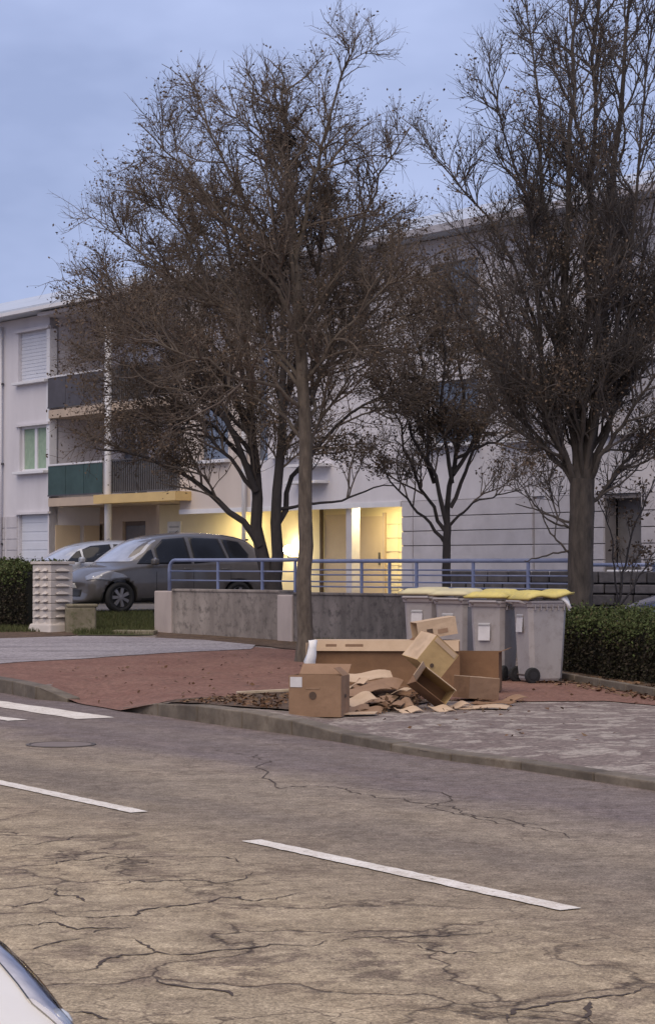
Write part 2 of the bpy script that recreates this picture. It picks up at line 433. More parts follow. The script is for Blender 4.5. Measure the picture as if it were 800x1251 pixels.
# manhole
mh = thing('manhole_cover', 'round iron manhole cover set in the road near the crossing stripes', 'manhole cover', tuple(PZ(75, 910) + Vector((0, 0, .002))))
M['iron'] = simple('cast_iron', (.14, .115, .10), (.09, .075, .065), 8, .7, .3, .4)
M['ironc'] = simple('worn_cover', (.21, .17, .145), (.17, .135, .12), 5, .8, .1, .5)
MB().lathe([(.31, -.03), (.31, .006), (.285, .008), (.275, -.004), (.275, -.03)], 32).build('frame', M['iron'], mh)
MB().lathe([(.268, -.03), (.268, .004), (.2, .007), (.001, .007)], 32).build('cover', M['ironc'], mh)

# traced road cracks: thin sunken-looking seams with uneven width
M['crack'] = simple('crack_fill', (.085, .06, .044), (.05, .035, .026), 20, .95, bmp=.3)
def crack(pxs, wid=.02):
    pts = []
    W = [PZ(*p) for p in pxs]
    def frac(a, b, d):
        if d == 0 or (b - a).length < .05: pts.append(a); return
        m_ = (a + b) / 2 + Vector((random.gauss(0, .08), random.gauss(0, .2), 0)) * (b - a).length
        frac(a, m_, d - 1); frac(m_, b, d - 1)
    for a, b in zip(W[:-1], W[1:]): frac(a, b, 5)
    pts.append(W[-1])
    vs = []
    for i, p in enumerate(pts):
        t = (pts[min(i + 1, len(pts) - 1)] - pts[max(0, i - 1)]).normalized(); nn = Vector((-t.y, t.x, 0))
        h = wid * .8 * random.uniform(.15, 1.0) * min(1, 4 * i / len(pts), 4 * (len(pts) - 1 - i) / len(pts)) * .5 + .001
        vs += [p + nn * h + Vector((0, 0, .003)), p - nn * h + Vector((0, 0, .003))]
    o = mesh_obj('road_crack', vs, [(2 * i, 2 * i + 1, 2 * i + 3, 2 * i + 2) for i in range(len(pts) - 1)], M['crack'], road)
    bm = bmesh.new(); bm.from_mesh(o.data)
    if sum(f.normal.z for f in bm.faces) < 0: bmesh.ops.reverse_faces(bm, faces=bm.faces[:])
    bm.to_mesh(o.data); bm.free()
for c, wd in [
    ([(62, 1187), (105, 1186), (130, 1172), (165, 1167), (192, 1163), (200, 1165), (260, 1162), (330, 1154), (400, 1149)], .03),
    ([(165, 1148), (192, 1163)], .02), ([(400, 1149), (470, 1146), (545, 1144), (600, 1137)], .02),
    ([(36, 1161), (75, 1150), (105, 1146)], .02), ([(0, 1133), (40, 1131), (70, 1127), (95, 1136), (130, 1134), (165, 1133)], .026),
    ([(55, 1111), (75, 1119), (120, 1121), (165, 1119), (190, 1110), (230, 1106), (270, 1097), (310, 1101), (370, 1090)], .028),
    ([(0, 1107), (48, 1103), (60, 1098)], .02), ([(70, 1085), (95, 1095), (140, 1104)], .022),
    ([(0, 1062), (40, 1057), (90, 1050), (130, 1047), (200, 1047), (240, 1044)], .022), ([(0, 1036), (45, 1032), (90, 1022), (110, 1020)], .018),
    ([(110, 1078), (150, 1080), (200, 1076), (270, 1079), (300, 1074), (310, 1066)], .024), ([(225, 1048), (270, 1047), (300, 1055)], .018),
    ([(80, 1236), (110, 1238), (152, 1248)], .025), ([(190, 1196), (220, 1205), (260, 1209), (300, 1217)], .03),
    ([(620, 1250), (625, 1240), (650, 1231), (690, 1224), (740, 1217), (800, 1204)], .035), ([(720, 1224), (718, 1240), (724, 1251)], .04),
    ([(115, 1140), (130, 1136), (165, 1134)], .02), ([(510, 1154), (530, 1162), (580, 1164), (620, 1163)], .018),
    ([(232, 912), (280, 920), (330, 930), (400, 961), (440, 970), (500, 980), (560, 990), (640, 1010), (720, 1024), (800, 1032)], .022),
    ([(400, 961), (420, 964), (520, 985), (600, 1003), (680, 1011)], .018)]:
    crack(c, wd)

# ------------------------------------------------------------------ the apartment building
B0 = Vector((-9.85, 64.0, 0)); BT = Vector((.6, -.8, 0)); BO = Vector((-.8, -.6, 0))
def bp(t, d, z): return B0 + BT * t + BO * d + Vector((0, 0, z))
def tpx(px, d=0.0):
    q = (px - 400) / F; o = B0 + BO * d
    return (q * o.y - o.x) / (BT.x - q * BT.y)
BR = Matrix((BT, -BO, Vector((0, 0, 1)))).transposed()     # local x along facade, y into the building
M['render'] = simple('grey_render', (.65, .63, .66), (.55, .53, .555), 1.1, .9, bmp=.2, bscale=25, streak=True)
M['renderw'] = simple('beige_render', (.60, .53, .48), (.53, .46, .41), .8, .9, bmp=.2, bscale=25, streak=True)
M['panelc'] = simple('concrete_panel', (.54, .52, .545), (.43, .41, .43), 1.6, .9, bmp=.2, bscale=25, rand=.04)
M['joint'] = simple('joint_dark', (.24, .22, .22), None, 3, .9)
M['yellow'] = simple('pale_yellow_render', (.74, .65, .44), (.67, .58, .38), 1.2, .9, bmp=.2, bscale=25)
M['slab'] = simple('slab_edge', (.50, .40, .31), (.42, .34, .27), 2, .9)
M['slab_lit'] = simple('lamplit_slab', (.62, .45, .20), (.54, .39, .18), 2, .85)  # warm glow of the entrance lamp put into the slab colour
M['white'] = simple('white_paint', (.70, .70, .72), (.62, .62, .65), 2, .6, bmp=.05)
M['shutter'] = simple('white_shutter', (.62, .64, .70), (.56, .58, .64), 1.5, .55, bmp=.05)
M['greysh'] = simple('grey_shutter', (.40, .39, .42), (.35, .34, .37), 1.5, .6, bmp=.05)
M['zinc'] = simple('zinc_roof', (.52, .56, .62), (.44, .48, .54), .7, .5, .2, .1)
M['darkgrey'] = simple('dark_cloth_panel', (.085, .082, .10), (.06, .058, .07), 3, .8)
M['green'] = simple('green_cloth_panel', (.045, .085, .085), (.03, .06, .06), 3, .8)
M['barg'] = simple('dark_bars', (.09, .09, .10), None, 3, .6, .3)
M['curtain'] = simple('green_curtain', (.30, .40, .30), (.22, .31, .23), 6, .8)
M['winglass'] = glass('window_glass', (.10, .12, .16))
M['brownd'] = simple('brown_door', (.14, .10, .075), (.10, .07, .055), 3, .6)
M['beige'] = simple('beige_door', (.56, .45, .32), (.50, .40, .28), 2, .7)
M['plate'] = simple('notice_plate', (.75, .74, .70), None, 3, .5)
M['plated'] = simple('notice_print', (.42, .42, .42), None, 3, .6)
bld = thing('apartment_building', 'long three-storey pale grey apartment block with balconies and lit yellow entrance', 'building', tuple(bp(0, 0, 0)), (0, 0, math.atan2(BT.y, BT.x)))
# local frame: x = t, y = -d, z up
def bbox(name, mat, t0, t1, d0, d1, z0, z1, parent=bld, bevel=0.0):
    return MB().box(((t0 + t1) / 2, -(d0 + d1) / 2, (z0 + z1) / 2), (t1 - t0, d1 - d0, z1 - z0)).build(name, mat, parent, bevel=bevel)
def wall(name, mat, t0, t1, z0, z1, holes, d=0.0, deep=.3, parent=bld):
    tx = sorted({t0, t1, *[h[0] for h in holes], *[h[1] for h in holes]})
    zx = sorted({z0, z1, *[h[2] for h in holes], *[h[3] for h in holes]})
    mb = MB()
    def full(i, j):
        if i < 0 or j < 0 or i >= len(tx) - 1 or j >= len(zx) - 1: return None
        ct, cz = (tx[i] + tx[i + 1]) / 2, (zx[j] + zx[j + 1]) / 2
        return not any(h[0] < ct < h[1] and h[2] < cz < h[3] for h in holes)
    for i in range(len(tx) - 1):
        for j in range(len(zx) - 1):
            if not full(i, j): continue
            a, b, c, e = tx[i], tx[i + 1], zx[j], zx[j + 1]; y, y2 = -d, -d + deep
            mb.add([(a, y, c), (b, y, c), (b, y, e), (a, y, e)], [(0, 1, 2, 3)])
            for di, dj, q in ((-1, 0, [(a, y, e), (a, y2, e), (a, y2, c), (a, y, c)]), (1, 0, [(b, y, c), (b, y2, c), (b, y2, e), (b, y, e)]),
                              (0, -1, [(a, y, c), (a, y2, c), (b, y2, c), (b, y, c)]), (0, 1, [(a, y, e), (b, y, e), (b, y2, e), (a, y2, e)])):
                if full(i + di, j + dj) is not True: mb.add(q, [(0, 1, 2, 3)])
    return mb.build(name, mat, parent)
GZ0, Z1, Z2, ZE = .3, 3.0, 3.0, 8.9
LW0, LW1 = tpx(22), tpx(58)
holesA = [(LW0, LW1, 7.0, 8.47), (LW0 + .1, LW1 - .05, 4.35, 5.68), (LW0 + .05, LW1 + .03, GZ0, 3.08)]
extra = [(t_, t_ + 1.65, z_, z_ + 1.4) for t_ in (-4.6, -9.4, -14.2, -19.0, -23.4) for z_ in (1.7, 4.35, 7.0)]
wall('wall', M['render'], -26, 3.0, GZ0, ZE, holesA + extra)
def shutter(t0, t1, z0, z1, mat=None, d=-.12, sill=True, slats=0):
    f = bbox('window', mat or M['shutter'], t0, t1, d - .05, d, z0, z1)
    if slats:
        for k in range(slats):
            z = z0 + (z1 - z0) * (k + .5) / slats
            MB().box(((t0 + t1) / 2, -d - .006, z), (t1 - t0 - .02, .012, (z1 - z0) / slats * .8)).build('shutter_slat', mat or M['shutter'], f)
    if sill: MB().box(((t0 + t1) / 2, -.05, z0 - .045), (t1 - t0 + .2, .26, .085)).build('sill', M['white'], f, bevel=.01)
    return f
shutter(LW0, LW1, 7.0, 8.47, slats=14)
for e_ in extra: shutter(*e_, mat=M['shutter'] if (e_[0] * 7 + e_[2]) % 2 < 1 else M['winglass'])
bbox('lintel_band', M['render'], LW0 - .1, 3.06, -.02, .09, 8.47, 8.55)
# first-floor window: frame, two panes, green curtains
a, b2 = LW0 + .1, LW1 - .05
f = bbox('window', M['curtain'], a, b2, -.24, -.2, 4.35, 5.68)
for (u0, u1) in ((a, (a + b2) / 2), ((a + b2) / 2, b2)):
    MB().box(((u0 + u1) / 2, .15, 5.01), (u1 - u0 - .14, .012, 1.2)).build('pane', M['curtain'], f)
    for uu in (u0 + .035, u1 - .035): MB().box((uu, .13, 5.01), (.07, .06, 1.33)).build('frame', M['white'], f)
MB().box(((a + b2) / 2, .12, 5.645), (b2 - a, .06, .07)).build('frame', M['white'], f)
MB().box(((a + b2) / 2, .12, 4.385), (b2 - a, .06, .07)).build('frame', M['white'], f)
MB().box(((a + b2) / 2, -.05, 4.305), (b2 - a + .25, .28, .085)).build('sill', M['white'], f, bevel=.01)
bbox('lintel_band', M['render'], LW0 - .05, 3.06, -.02, .08, 5.68, 5.75)
bbox('lintel_band', M['render'], LW0 - .05, 3.06, -.02, .08, 3.08, 3.15)
gd = shutter(LW0 + .05, LW1 + .03, .7, 3.08, sill=False, slats=9)
# downpipes
for tt in (tpx(4), tpx(302)):
    MB().tube([(tt, -.1, .7), (tt, -.1, 8.75)], .055, 10).build('downpipe', M['white'], bld, smooth=True)
    for zz in (2.2, 4.6, 7.0): bbox('pipe_bracket', M['barg'], tt - .08, tt + .08, .02, .1, zz, zz + .05)
# loggia: returns, back wall, slabs, column, balustrades
LR = 9.95
MB().add([(3.0, 0, GZ0), (3.0, 1.7, GZ0), (3.0, 1.7, ZE), (3.0, 0, ZE)], [(0, 1, 2, 3)]).build('return_wall', M['render'], bld)
bbox('corner_pier', M['white'], 2.86, 3.05, -.22, .02, 4.3, 8.45)
bbox('return_door', M['beige'], 3.005, 3.06, -1.0, -.2, .75, 2.75)
bbox('return_door', M['beige'], 3.005, 3.06, -1.66, -1.15, .75, 2.75)
wall('loggia_wall', M['render'], 3.0, LR, 3.35, ZE, [(4.2, 5.6, 3.6, 5.6), (7.2, 8.8, 3.6, 5.6), (4.2, 5.6, 6.2, 8.2), (7.2, 8.8, 6.2, 8.2)], d=-1.7)
for t0, t1 in ((4.2, 5.6), (7.2, 8.8)):
    for z0, z1, mm in ((3.6, 5.6, 'winglass'), (6.2, 8.2, 'shutter')):
        f = bbox('balcony_window', M[mm], t0, t1, -1.9, -1.82, z0, z1)
        MB().box(((t0 + t1) / 2, 1.8, (z0 + z1) / 2), (.07, .05, z1 - z0)).build('mullion', M['white'], f)
TY = tpx(195, -1.5); e0, e1 = tpx(150, -1.7), tpx(178, -1.7)
wall('entrance_wall', M['slab'], 3.0, TY, GZ0, 3.35, [(tpx(119, -1.7), tpx(131, -1.7), .75, 2.8), (e0, e1, .75, 2.85)], d=-1.7)
bbox('garage_door', M['beige'], tpx(119, -1.7), tpx(131, -1.7), -1.9, -1.8, .75, 2.8)
f = bbox('entrance_door', M['brownd'], e0, e1, -1.9, -1.8, .75, 2.85)
MB().box(((e0 + e1) / 2, 1.79, 2.3), (e1 - e0 - .2, .03, .85)).build('pane', M['winglass'], f)
for z in (3.28, 5.83): 
    bbox('balcony_slab', M['slab'], 3.06, 6.15, -1.7, .06, z, z + .24)
    bbox('balcony_slab', M['slab'] if z > 5 else M['slab_lit'], 6.35, LR - .02 if z > 5 else LR + .55, -1.7 if z > 5 else .0, .08 if z > 5 else .5, z, z + .24)
bbox('balcony_slab', M['slab'], 6.35, LR - .02, -1.7, -.01, 3.28, 3.5)
bbox('loggia_soffit', M['render'], 3.0, LR, -1.7, .4, ZE - .12, ZE - .02)
ct = tpx(133, .12)
MB().tube([(ct, -.14, .6), (ct, -.14, ZE - .1)], .10, 14).build('column', M['white'], bld, smooth=True)
def balustrade(t0, t1, z, mat, bars=False):
    p = bbox('handrail', M['barg'] if bars else M['white'], t0, t1, .03, .09, z + .93, z + .98)
    bbox('bottom_rail', M['barg'], t0, t1, .04, .08, z + .05, z + .09)
    if bars:
        k = int((t1 - t0) / .11)
        for i in range(k + 1):
            tt = t0 + (t1 - t0) * i / k
            MB().box((tt, -.06, z + .51), (.03, .03, .85)).build('baluster', M['barg'], bld)
        bbox('privacy_sheet', mat, t0, t1, .015, .035, z + .1, z + .92)
    else:
        k = 3
        for i in range(k):
            a = t0 + (t1 - t0) * i / k
            bbox('cloth_panel', mat, a + .012, a + (t1 - t0) / k - .012, .045, .07, z + .09, z + .92)
M['sheet'] = simple('grey_sheet', (.19, .18, .185), (.14, .135, .14), 3, .9)
balustrade(3.02, 6.1, 6.07, M['darkgrey']); balustrade(3.05, 6.1, 3.52, M['green'])
balustrade(6.4, LR - .1, 6.07, M['sheet'], True); balustrade(6.4, LR - .1, 3.52, M['sheet'], True)
# long main wall
PO0, PO1 = tpx(386), tpx(490)
G0, G1 = tpx(737), tpx(782)
ups = []
for t0, t1 in ((10.9, 12.2), (14.3, 15.7), (20.3, 21.9), (22.9, 24.5), (26.0, 27.6), (29, 30.4)):
    ups += [(t0, t1, 4.3, 5.7), (t0, t1, 6.95, 8.35)]
st = (13.45, 13.95, 4.2, 8.4)
wall('wall', M['renderw'], LR, 13.2, 3.05, ZE, [u for u in ups if u[1] < 13.2])
wall('wall', M['render'], 13.2, 36, 3.05, ZE, [u for u in ups if u[0] > 13.2 and u[0] < 35] + [st])
wall('ground_floor_wall', M['joint'], PO1, 36, GZ0, 3.04, [(G0, G1, .6, 2.95)], d=-.05)
bbox('recess_floor', M['joint'], LR, 36, -1.8, -.32, .1, .32)
for u in ups:
    shutter(u[0], u[1], u[2], u[3], mat=M['greysh'] if random.random() < .7 else M['winglass'])
bbox('stair_window', M['winglass'], st[0], st[1], -.2, -.12, st[2], st[3])
# wall courses right of the entrance: separate panels with open joints
vj = [PO1, tpx(504), tpx(650), tpx(664), tpx(700), G0]
zs_ = [3.04, 2.68, 2.35, 2.02, 1.69, 1.36, 1.03, .7]
for a, b2 in zip(vj[:-1], vj[1:]):
    inset = .04 if abs(a - vj[2]) < 1e-6 else 0
    for zt, zb in zip(zs_[:-1], zs_[1:]):
        bbox('wall_panel', M['panelc'], a + .012, b2 - .012, -.14 - inset, -inset, zb + .02, zt, bevel=.006)
for a, b2 in ((G1, G1 + 3), (G1 + 3, G1 + 6)):
    for zt, zb in zip(zs_[:-1], zs_[1:]): bbox('wall_panel', M['panelc'], a + .012, b2 - .012, -.14, 0, zb + .02, zt, bevel=.006)
for zt, zb in zip(zs_[:-1], zs_[1:]):
    bbox('wall_panel', M['panelc'], -2.6, tpx(7), 0, .03, zb + .02, zt, bevel=.006); bbox('wall_panel', M['panelc'], tpx(9), LW0, 0, .03, zb + .02, zt, bevel=.006)
bbox('garage_door', M['sheet'], G0, G1, -.5, -.4, .6, 2.95)
# lit entrance: ground floor set back under the first floor, columns in front
DB = -1.5
bbox('recess_back_wall', M['yellow'], TY, PO1 + 1.0, DB - .15, DB, .3, 3.27)
bbox('recess_end_wall', M['yellow'], PO1 + .02, PO1 + .2, DB, -.3, .3, 3.02)
bbox('recess_soffit', M['yellow'], LR + .0, PO1 + .2, DB, -.02, 3.02, 3.048)
bbox('lintel_band', M['white'], LR + .0, PO1, -.02, .03, 2.93, 3.05)
for px_ in (428,):
    bbox('recess_column', M['panelc'], tpx(px_ - 3.5, -.15), tpx(px_ + 3.5, -.15), -.35, -.10, .3, 3.0, bevel=.01)
f = bbox('entrance_door', M['beige'], tpx(441, DB), tpx(470, DB), DB - .02, DB + .05, .72, 2.78)
MB().box((tpx(466, DB), -DB - .07, 1.75), (.03, .05, .3)).build('handle', M['barg'], f)
for a_ in (tpx(440, DB), tpx(471, DB)): bbox('door_frame', M['slab'], a_ - .04, a_ + .04, DB - .02, DB + .07, .7, 2.86)
f = bbox('side_door', M['beige'], tpx(399, DB), tpx(424, DB), DB - .02, DB + .04, .72, 2.85)
mbx = bbox('grooved_panel', M['yellow'], tpx(472.5, DB) + .12, tpx(487, DB), DB - .01, DB + .015, 1.0, 2.86)
for zz in (2.58, 2.25, 1.92, 1.59, 1.26): MB().box((tpx(480, DB) + .06, -DB - .02, zz), (.62, .012, .015)).build('groove', M['slab'], mbx)
MB().tube([(tpx(395, DB), -DB - .06, .7), (tpx(395, DB), -DB - .06, 3.0)], .05, 8).build('downpipe', M['brownd'], bld, smooth=True)
# ledges above the porch, left of it
for zz, e in ((3.95, .0), (3.55, -.12)): bbox('ledge', M['white'], 15.2, tpx(405) + e, .0, .4, zz, zz + .07, bevel=.008)
# notice plate
nb = bbox('notice_board', M['plate'], tpx(206, DB), tpx(222, DB), DB, DB + .03, 2.1, 2.8)
for k in range(4): MB().box(((tpx(206, DB) + tpx(222, DB)) / 2, -DB - .034, 2.2 + k * .15), (.5, .006, .05)).build('notice_line', M['plated'], nb)
# roof
rf_ = MB()
ov, ps = .6, math.tan(R(16.5))
for (ta, tb) in ((-26.5, 37),):
    y0, z0 = -ov, ZE + .02; y1 = 5.8; z1 = z0 + (y1 - y0) * ps
    rf_.add([(ta, y0, z0 + .16), (tb, y0, z0 + .16), (tb, y1, z1 + .16), (ta, y1, z1 + .16), (ta, y0, z0), (tb, y0, z0), (tb, y1, z0), (ta, y1, z0),
             (ta, 12.2, z0 + .16), (tb, 12.2, z0 + .16), (ta, 12.2, z0), (tb, 12.2, z0)],
            [(0, 1, 2, 3), (0, 4, 5, 1), (4, 7, 6, 5), (0, 3, 7, 4), (1, 5, 6, 2), (3, 2, 9, 8), (7, 10, 11, 6), (8, 9, 11, 10), (3, 8, 10, 7), (2, 6, 11, 9)])
roof = rf_.build('roof', M['zinc'], bld)
bbox('gutter', M['white'], -26, 8, ov - .02, ov + .1, ZE + .0, ZE + .1, parent=roof); bbox('gutter', M['greysh'], 8.03, 37, ov - .02, ov + .1, ZE + .0, ZE + .16, parent=roof)  # right run darker: backlit shade put into the gutter colour
bbox('rear_wall', M['render'], -26, 36, -12, -11.7, GZ0, ZE)
bbox('end_wall', M['render'], -26, -25.7, -11.7, -.3, GZ0, ZE); bbox('end_wall', M['render'], 35.7, 36, -11.7, -.3, GZ0, ZE)

# lamps: the round globe by the entrance and the ceiling lamp in the porch
M['globe'] = emit('lamp_globe', (1.0, .86, .56), 60.0)
M['ceil'] = emit('porch_lamp_diffuser', (1.0, .82, .44), 60.0)
DL = DB + .3; tl = tpx(352, DL)
lp = thing('wall_lamp', 'round glowing globe lamp on the yellow wall beside the entrance', 'lamp', tuple(bp(tl, DB, 1.98)), (0, 0, math.atan2(BT.y, BT.x)))
MB().sphere((0, -.3, 0), .12, 16, 10).build('globe', M['globe'], lp, smooth=True)
MB().tube([(0, .02, -.2), (0, -.2, -.2), (0, -.3, -.19), (0, -.3, -.1)], .02, 8).build('bracket', M['barg'], lp, smooth=True)
for k_, (tt_, lab_) in enumerate(((10.9, 'flat lamp under the overhang above the grey car'), (17.6, 'flat lamp under the overhang above the lit entrance doors'))):
    cl = thing('ceiling_lamp', lab_, 'lamp', tuple(bp(tt_, -.45, 3.02)), (0, 0, math.atan2(BT.y, BT.x)), 'lamps under the entrance overhang')
    MB().box((0, 0, -.035), (1.3, .22, .04)).build('diffuser', M['ceil'], cl)
    MB().box((0, 0, -.007), (1.36, .28, .014)).build('housing', M['white'], cl)

# ------------------------------------------------------------------ retaining wall with blue railings
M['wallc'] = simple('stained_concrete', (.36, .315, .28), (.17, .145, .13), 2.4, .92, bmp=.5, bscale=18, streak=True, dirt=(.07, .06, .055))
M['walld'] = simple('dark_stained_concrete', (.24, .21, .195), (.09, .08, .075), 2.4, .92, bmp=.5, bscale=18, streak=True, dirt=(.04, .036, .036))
M['wallp'] = simple('pale_concrete_pier', (.50, .43, .40), (.34, .29, .27), 2.0, .9, bmp=.4, bscale=18, streak=True)
M['bluerail'] = simple('blue_rail_paint', (.23, .27, .42), (.16, .19, .31), 3, .5, .1, .1)
WA0, WD = Vector((-3.03, 37.5, 0)), Vector((.662, -.7495, 0)).normalized()
WN = Vector((-WD.y, WD.x, 0)); WN = WN if WN.y > 0 else -WN
WR = math.atan2(WD.y, WD.x)
def wpx(px):
    q = (px - 400) / F; return (q * WA0.y - WA0.x) / (WD.x - q * WD.y)
def slope_wall(name, label, s0, s1, off, top, th, mat, parts):
    p0 = WA0 + WD * s0 + WN * off
    t = thing(name, label, 'wall', (p0.x, p0.y, 0), (0, 0, WR))
    k = 10; vs = []
    for i in range(k + 1):
        s = (s1 - s0) * i / k; q = p0 + WD * s; gl = gz(q.x, q.y) - .15
        vs += [(s, 0, gl), (s, th, gl), (s, th, top), (s, 0, top)]
    fs = [(0, 3, 2, 1), (4 * k, 4 * k + 1, 4 * k + 2, 4 * k + 3)]
    for i in range(k):
        a, b = 4 * i, 4 * i + 4
        fs += [(a, b, b + 3, a + 3), (a + 1, a + 2, b + 2, b + 1), (a + 3, b + 3, b + 2, a + 2), (a, a + 1, b + 1, b)]
    mesh_obj('body', vs, fs, mat, t)
    return t
sA0, sA1, sB0, sB1 = wpx(190), wpx(343), wpx(343), wpx(705)
wt = slope_wall('retaining_wall', 'stained concrete retaining wall with pale left end beside the grass verge', sA0, sA1, 0, 1.14, .28, M['wallc'], None)
MB().box((.24, .136, .72), (.5, .31, .845)).build('end_block', M['wallp'], wt, bevel=.02)
MB().box((( .5 + sA1 - sA0) / 2, .14, 1.16), (sA1 - sA0 - .5, .32, .045)).build('coping', M['wallc'], wt, bevel=.01)
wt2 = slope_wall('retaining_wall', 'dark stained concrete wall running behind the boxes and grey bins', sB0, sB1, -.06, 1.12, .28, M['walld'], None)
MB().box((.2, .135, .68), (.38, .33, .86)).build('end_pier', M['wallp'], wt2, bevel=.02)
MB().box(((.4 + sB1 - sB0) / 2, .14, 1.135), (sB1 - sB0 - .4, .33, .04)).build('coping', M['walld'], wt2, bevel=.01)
def railing(label, s0, s1, zb, zt, bars, posts, off=.08, curve=True):
    p0 = WA0 + WD * s0 + WN * off; L = s1 - s0
    t = thing('railing', label, 'railing', (p0.x, p0.y, 0), (0, 0, WR))
    pts = [(0, 0, zb)] + [(0, 0, zt - .16)] + [(.16 - .16 * math.cos(a), 0, zt - .16 + .16 * math.sin(a)) for a in (.4, .8, 1.2, 1.57)] + [(L, 0, zt)]
    MB().tube(pts, .032, 10).build('top_rail', M['bluerail'], t, smooth=True)
    for z in bars: MB().tube([(0, 0, z), (L, 0, z)], .014, 6).build('bar', M['bluerail'], t, smooth=True)
    for s in posts: MB().box((s, 0, (zb + zt) / 2), (.045, .03, zt - zb)).build('post', M['bluerail'], t)
    return t
railing('short blue tubular railing on the wall in front of the grey car', wpx(203), wpx(358), 1.14, 1.68, (1.49, 1.33), [wpx(262) - wpx(203), wpx(316) - wpx(203), wpx(356) - wpx(203)])
s0 = wpx(362)
railing('long blue railing behind the boxes and bins', s0, sB1, 1.12, 1.66, (1.52, 1.44, 1.33, 1.25),
        [wpx(p) - s0 for p in (437, 471, 504, 573, 640, 700)])

# dark stone wall further back on the right
M['stone'] = simple('dark_stone', (.12, .11, .115), (.065, .06, .063), 5, .9, bmp=.6, bscale=20, rand=.35)
M['mortar'] = simple('dark_mortar', (.03, .028, .03), None, 5, .95)
q0, q1 = GY(555, 37.5), GY(835, 34.5)
sd = (q1 - q0); sd.z = 0; SL = sd.length; sd.normalize()
sw = thing('stone_wall', 'low dark stone wall behind the long blue railing', 'wall', (q0.x, q0.y, 0), (0, 0, math.atan2(sd.y, sd.x)))
MB().box((SL / 2, .2, .72), (SL, .26, 1.36)).build('core', M['mortar'], sw)
zr = .3
while zr < 1.34:
    hh = random.uniform(.17, .22); x = -.1 * random.random()
    while x < SL:
        ww = random.uniform(.25, .5)
        MB().box((x + ww / 2, .05, zr + hh / 2), (ww - .025, .1 + random.uniform(0, .03), hh - .025)).build('stone', M['stone'], sw, bevel=.018)
        x += ww
    zr += hh
pc = [(651, 691), (744, 779)]
for i, (a, b) in enumerate(pc):
    xa = (a - 555) / 280 * SL; xb = (b - 555) / 280 * SL
    MB().box(((xa + xb) / 2, .2, 1.46), (xb - xa, .34, .11)).build('coping_slab', M['white'], sw, bevel=.015)
MB().box((SL * .15, .2, 1.425), (SL * .36, .3, .05)).build('coping_slab', M['stone'], sw, bevel=.01)
r3 = thing('railing', 'short blue rail on the dark stone wall right of the large tree', 'railing', (q0.x, q0.y, 0), (0, 0, math.atan2(sd.y, sd.x)))
MB().tube([(SL * .52, .2, 1.6), (SL, .2, 1.6)], .03, 8).build('top_rail', M['bluerail'], r3, smooth=True)
for k in (.53, .7, .85, .99): MB().box((SL * k, .2, 1.47), (.04, .03, .29)).build('post', M['bluerail'], r3)

# ------------------------------------------------------------------ claustra pillar and stone stub at the drive
M['pillar'] = simple('pale_cast_stone', (.58, .53, .49), (.46, .42, .39), 4, .9, bmp=.4, bscale=30)
M['pilin'] = simple('pillar_cavity', (.22, .20, .19), None, 5, .95)
M['stub'] = simple('mossy_stone', (.27, .235, .17), (.15, .13, .085), 4, .95, bmp=.6, bscale=16, dirt=(.09, .10, .04))
pp = GY(65, 37.6)
pl = thing('gate_pillar', 'pale decorative concrete block pillar at the drive entrance', 'pillar', tuple(pp), (0, 0, R(47)))
MB().box((0, 0, .60), (.40, .40, 1.16)).build('core', M['pilin'], pl)
bl = MB(); hb = .135
for r in range(8):
    z = .09 + r * hb
    o = MB().box((0, 0, z + hb / 2), (.50, .50, hb - .008))
    oo = o.build('block', M['pillar'], pl, bevel=.008)
    # hollows on the two faces towards the road
    for sx, cnt in ((0, 2), (1, 1)):
        for k in range(cnt):
            u = (-.11 + .22 * k) if cnt == 2 else 0
            wd = .13 if cnt == 2 else .30
            # sloped wedge ledge above a dark hollow
            if sx == 0: vs = [(-.252, u - wd / 2, z + .045), (-.252, u + wd / 2, z + .045), (-.252, u, z + .095), (-.30, u - wd / 2, z + .03), (-.30, u + wd / 2, z + .03)]
            else: vs = [(u - wd / 2, -.252, z + .045), (u + wd / 2, -.252, z + .045), (u, -.252, z + .095), (u - wd / 2, -.30, z + .03), (u + wd / 2, -.30, z + .03)]
            MB().add(vs, [(0, 1, 2), (0, 3, 4, 1), (0, 2, 3), (1, 4, 2), (2, 4, 3)]).build('ledge', M['pillar'], oo)
MB().box((0, 0, 1.205), (.56, .56, .05)).build('cap', M['pillar'], pl, bevel=.01)
MB().box((-.04, -.04, .04), (.66, .66, .20), taper=.86).build('base', M['pillar'], pl, bevel=.03)
qs = GY(99, 37.3)
sb = thing('stone_block', 'low mossy stone block against the pale pillar', 'stone block', tuple(qs), (0, 0, R(12)))
o = MB().box((0, 0, .2), (.52, .36, .5)).build('block', M['stub'], sb, bevel=.04, seg=3)
MB().box((.02, 0, .47), (.54, .38, .05)).build('cap', M['stub'], sb, bevel=.015)
qf = G(165, 775)
o = tag(MB().box((0, 0, .03), (.75, .3, .09)).build('stone_slab', M['stub'], None, bevel=.02), 'flat weathered slab on the grass beside the wall end', 'stone slab'); o.location = qf; o.rotation_euler = (0, 0, R(-10))

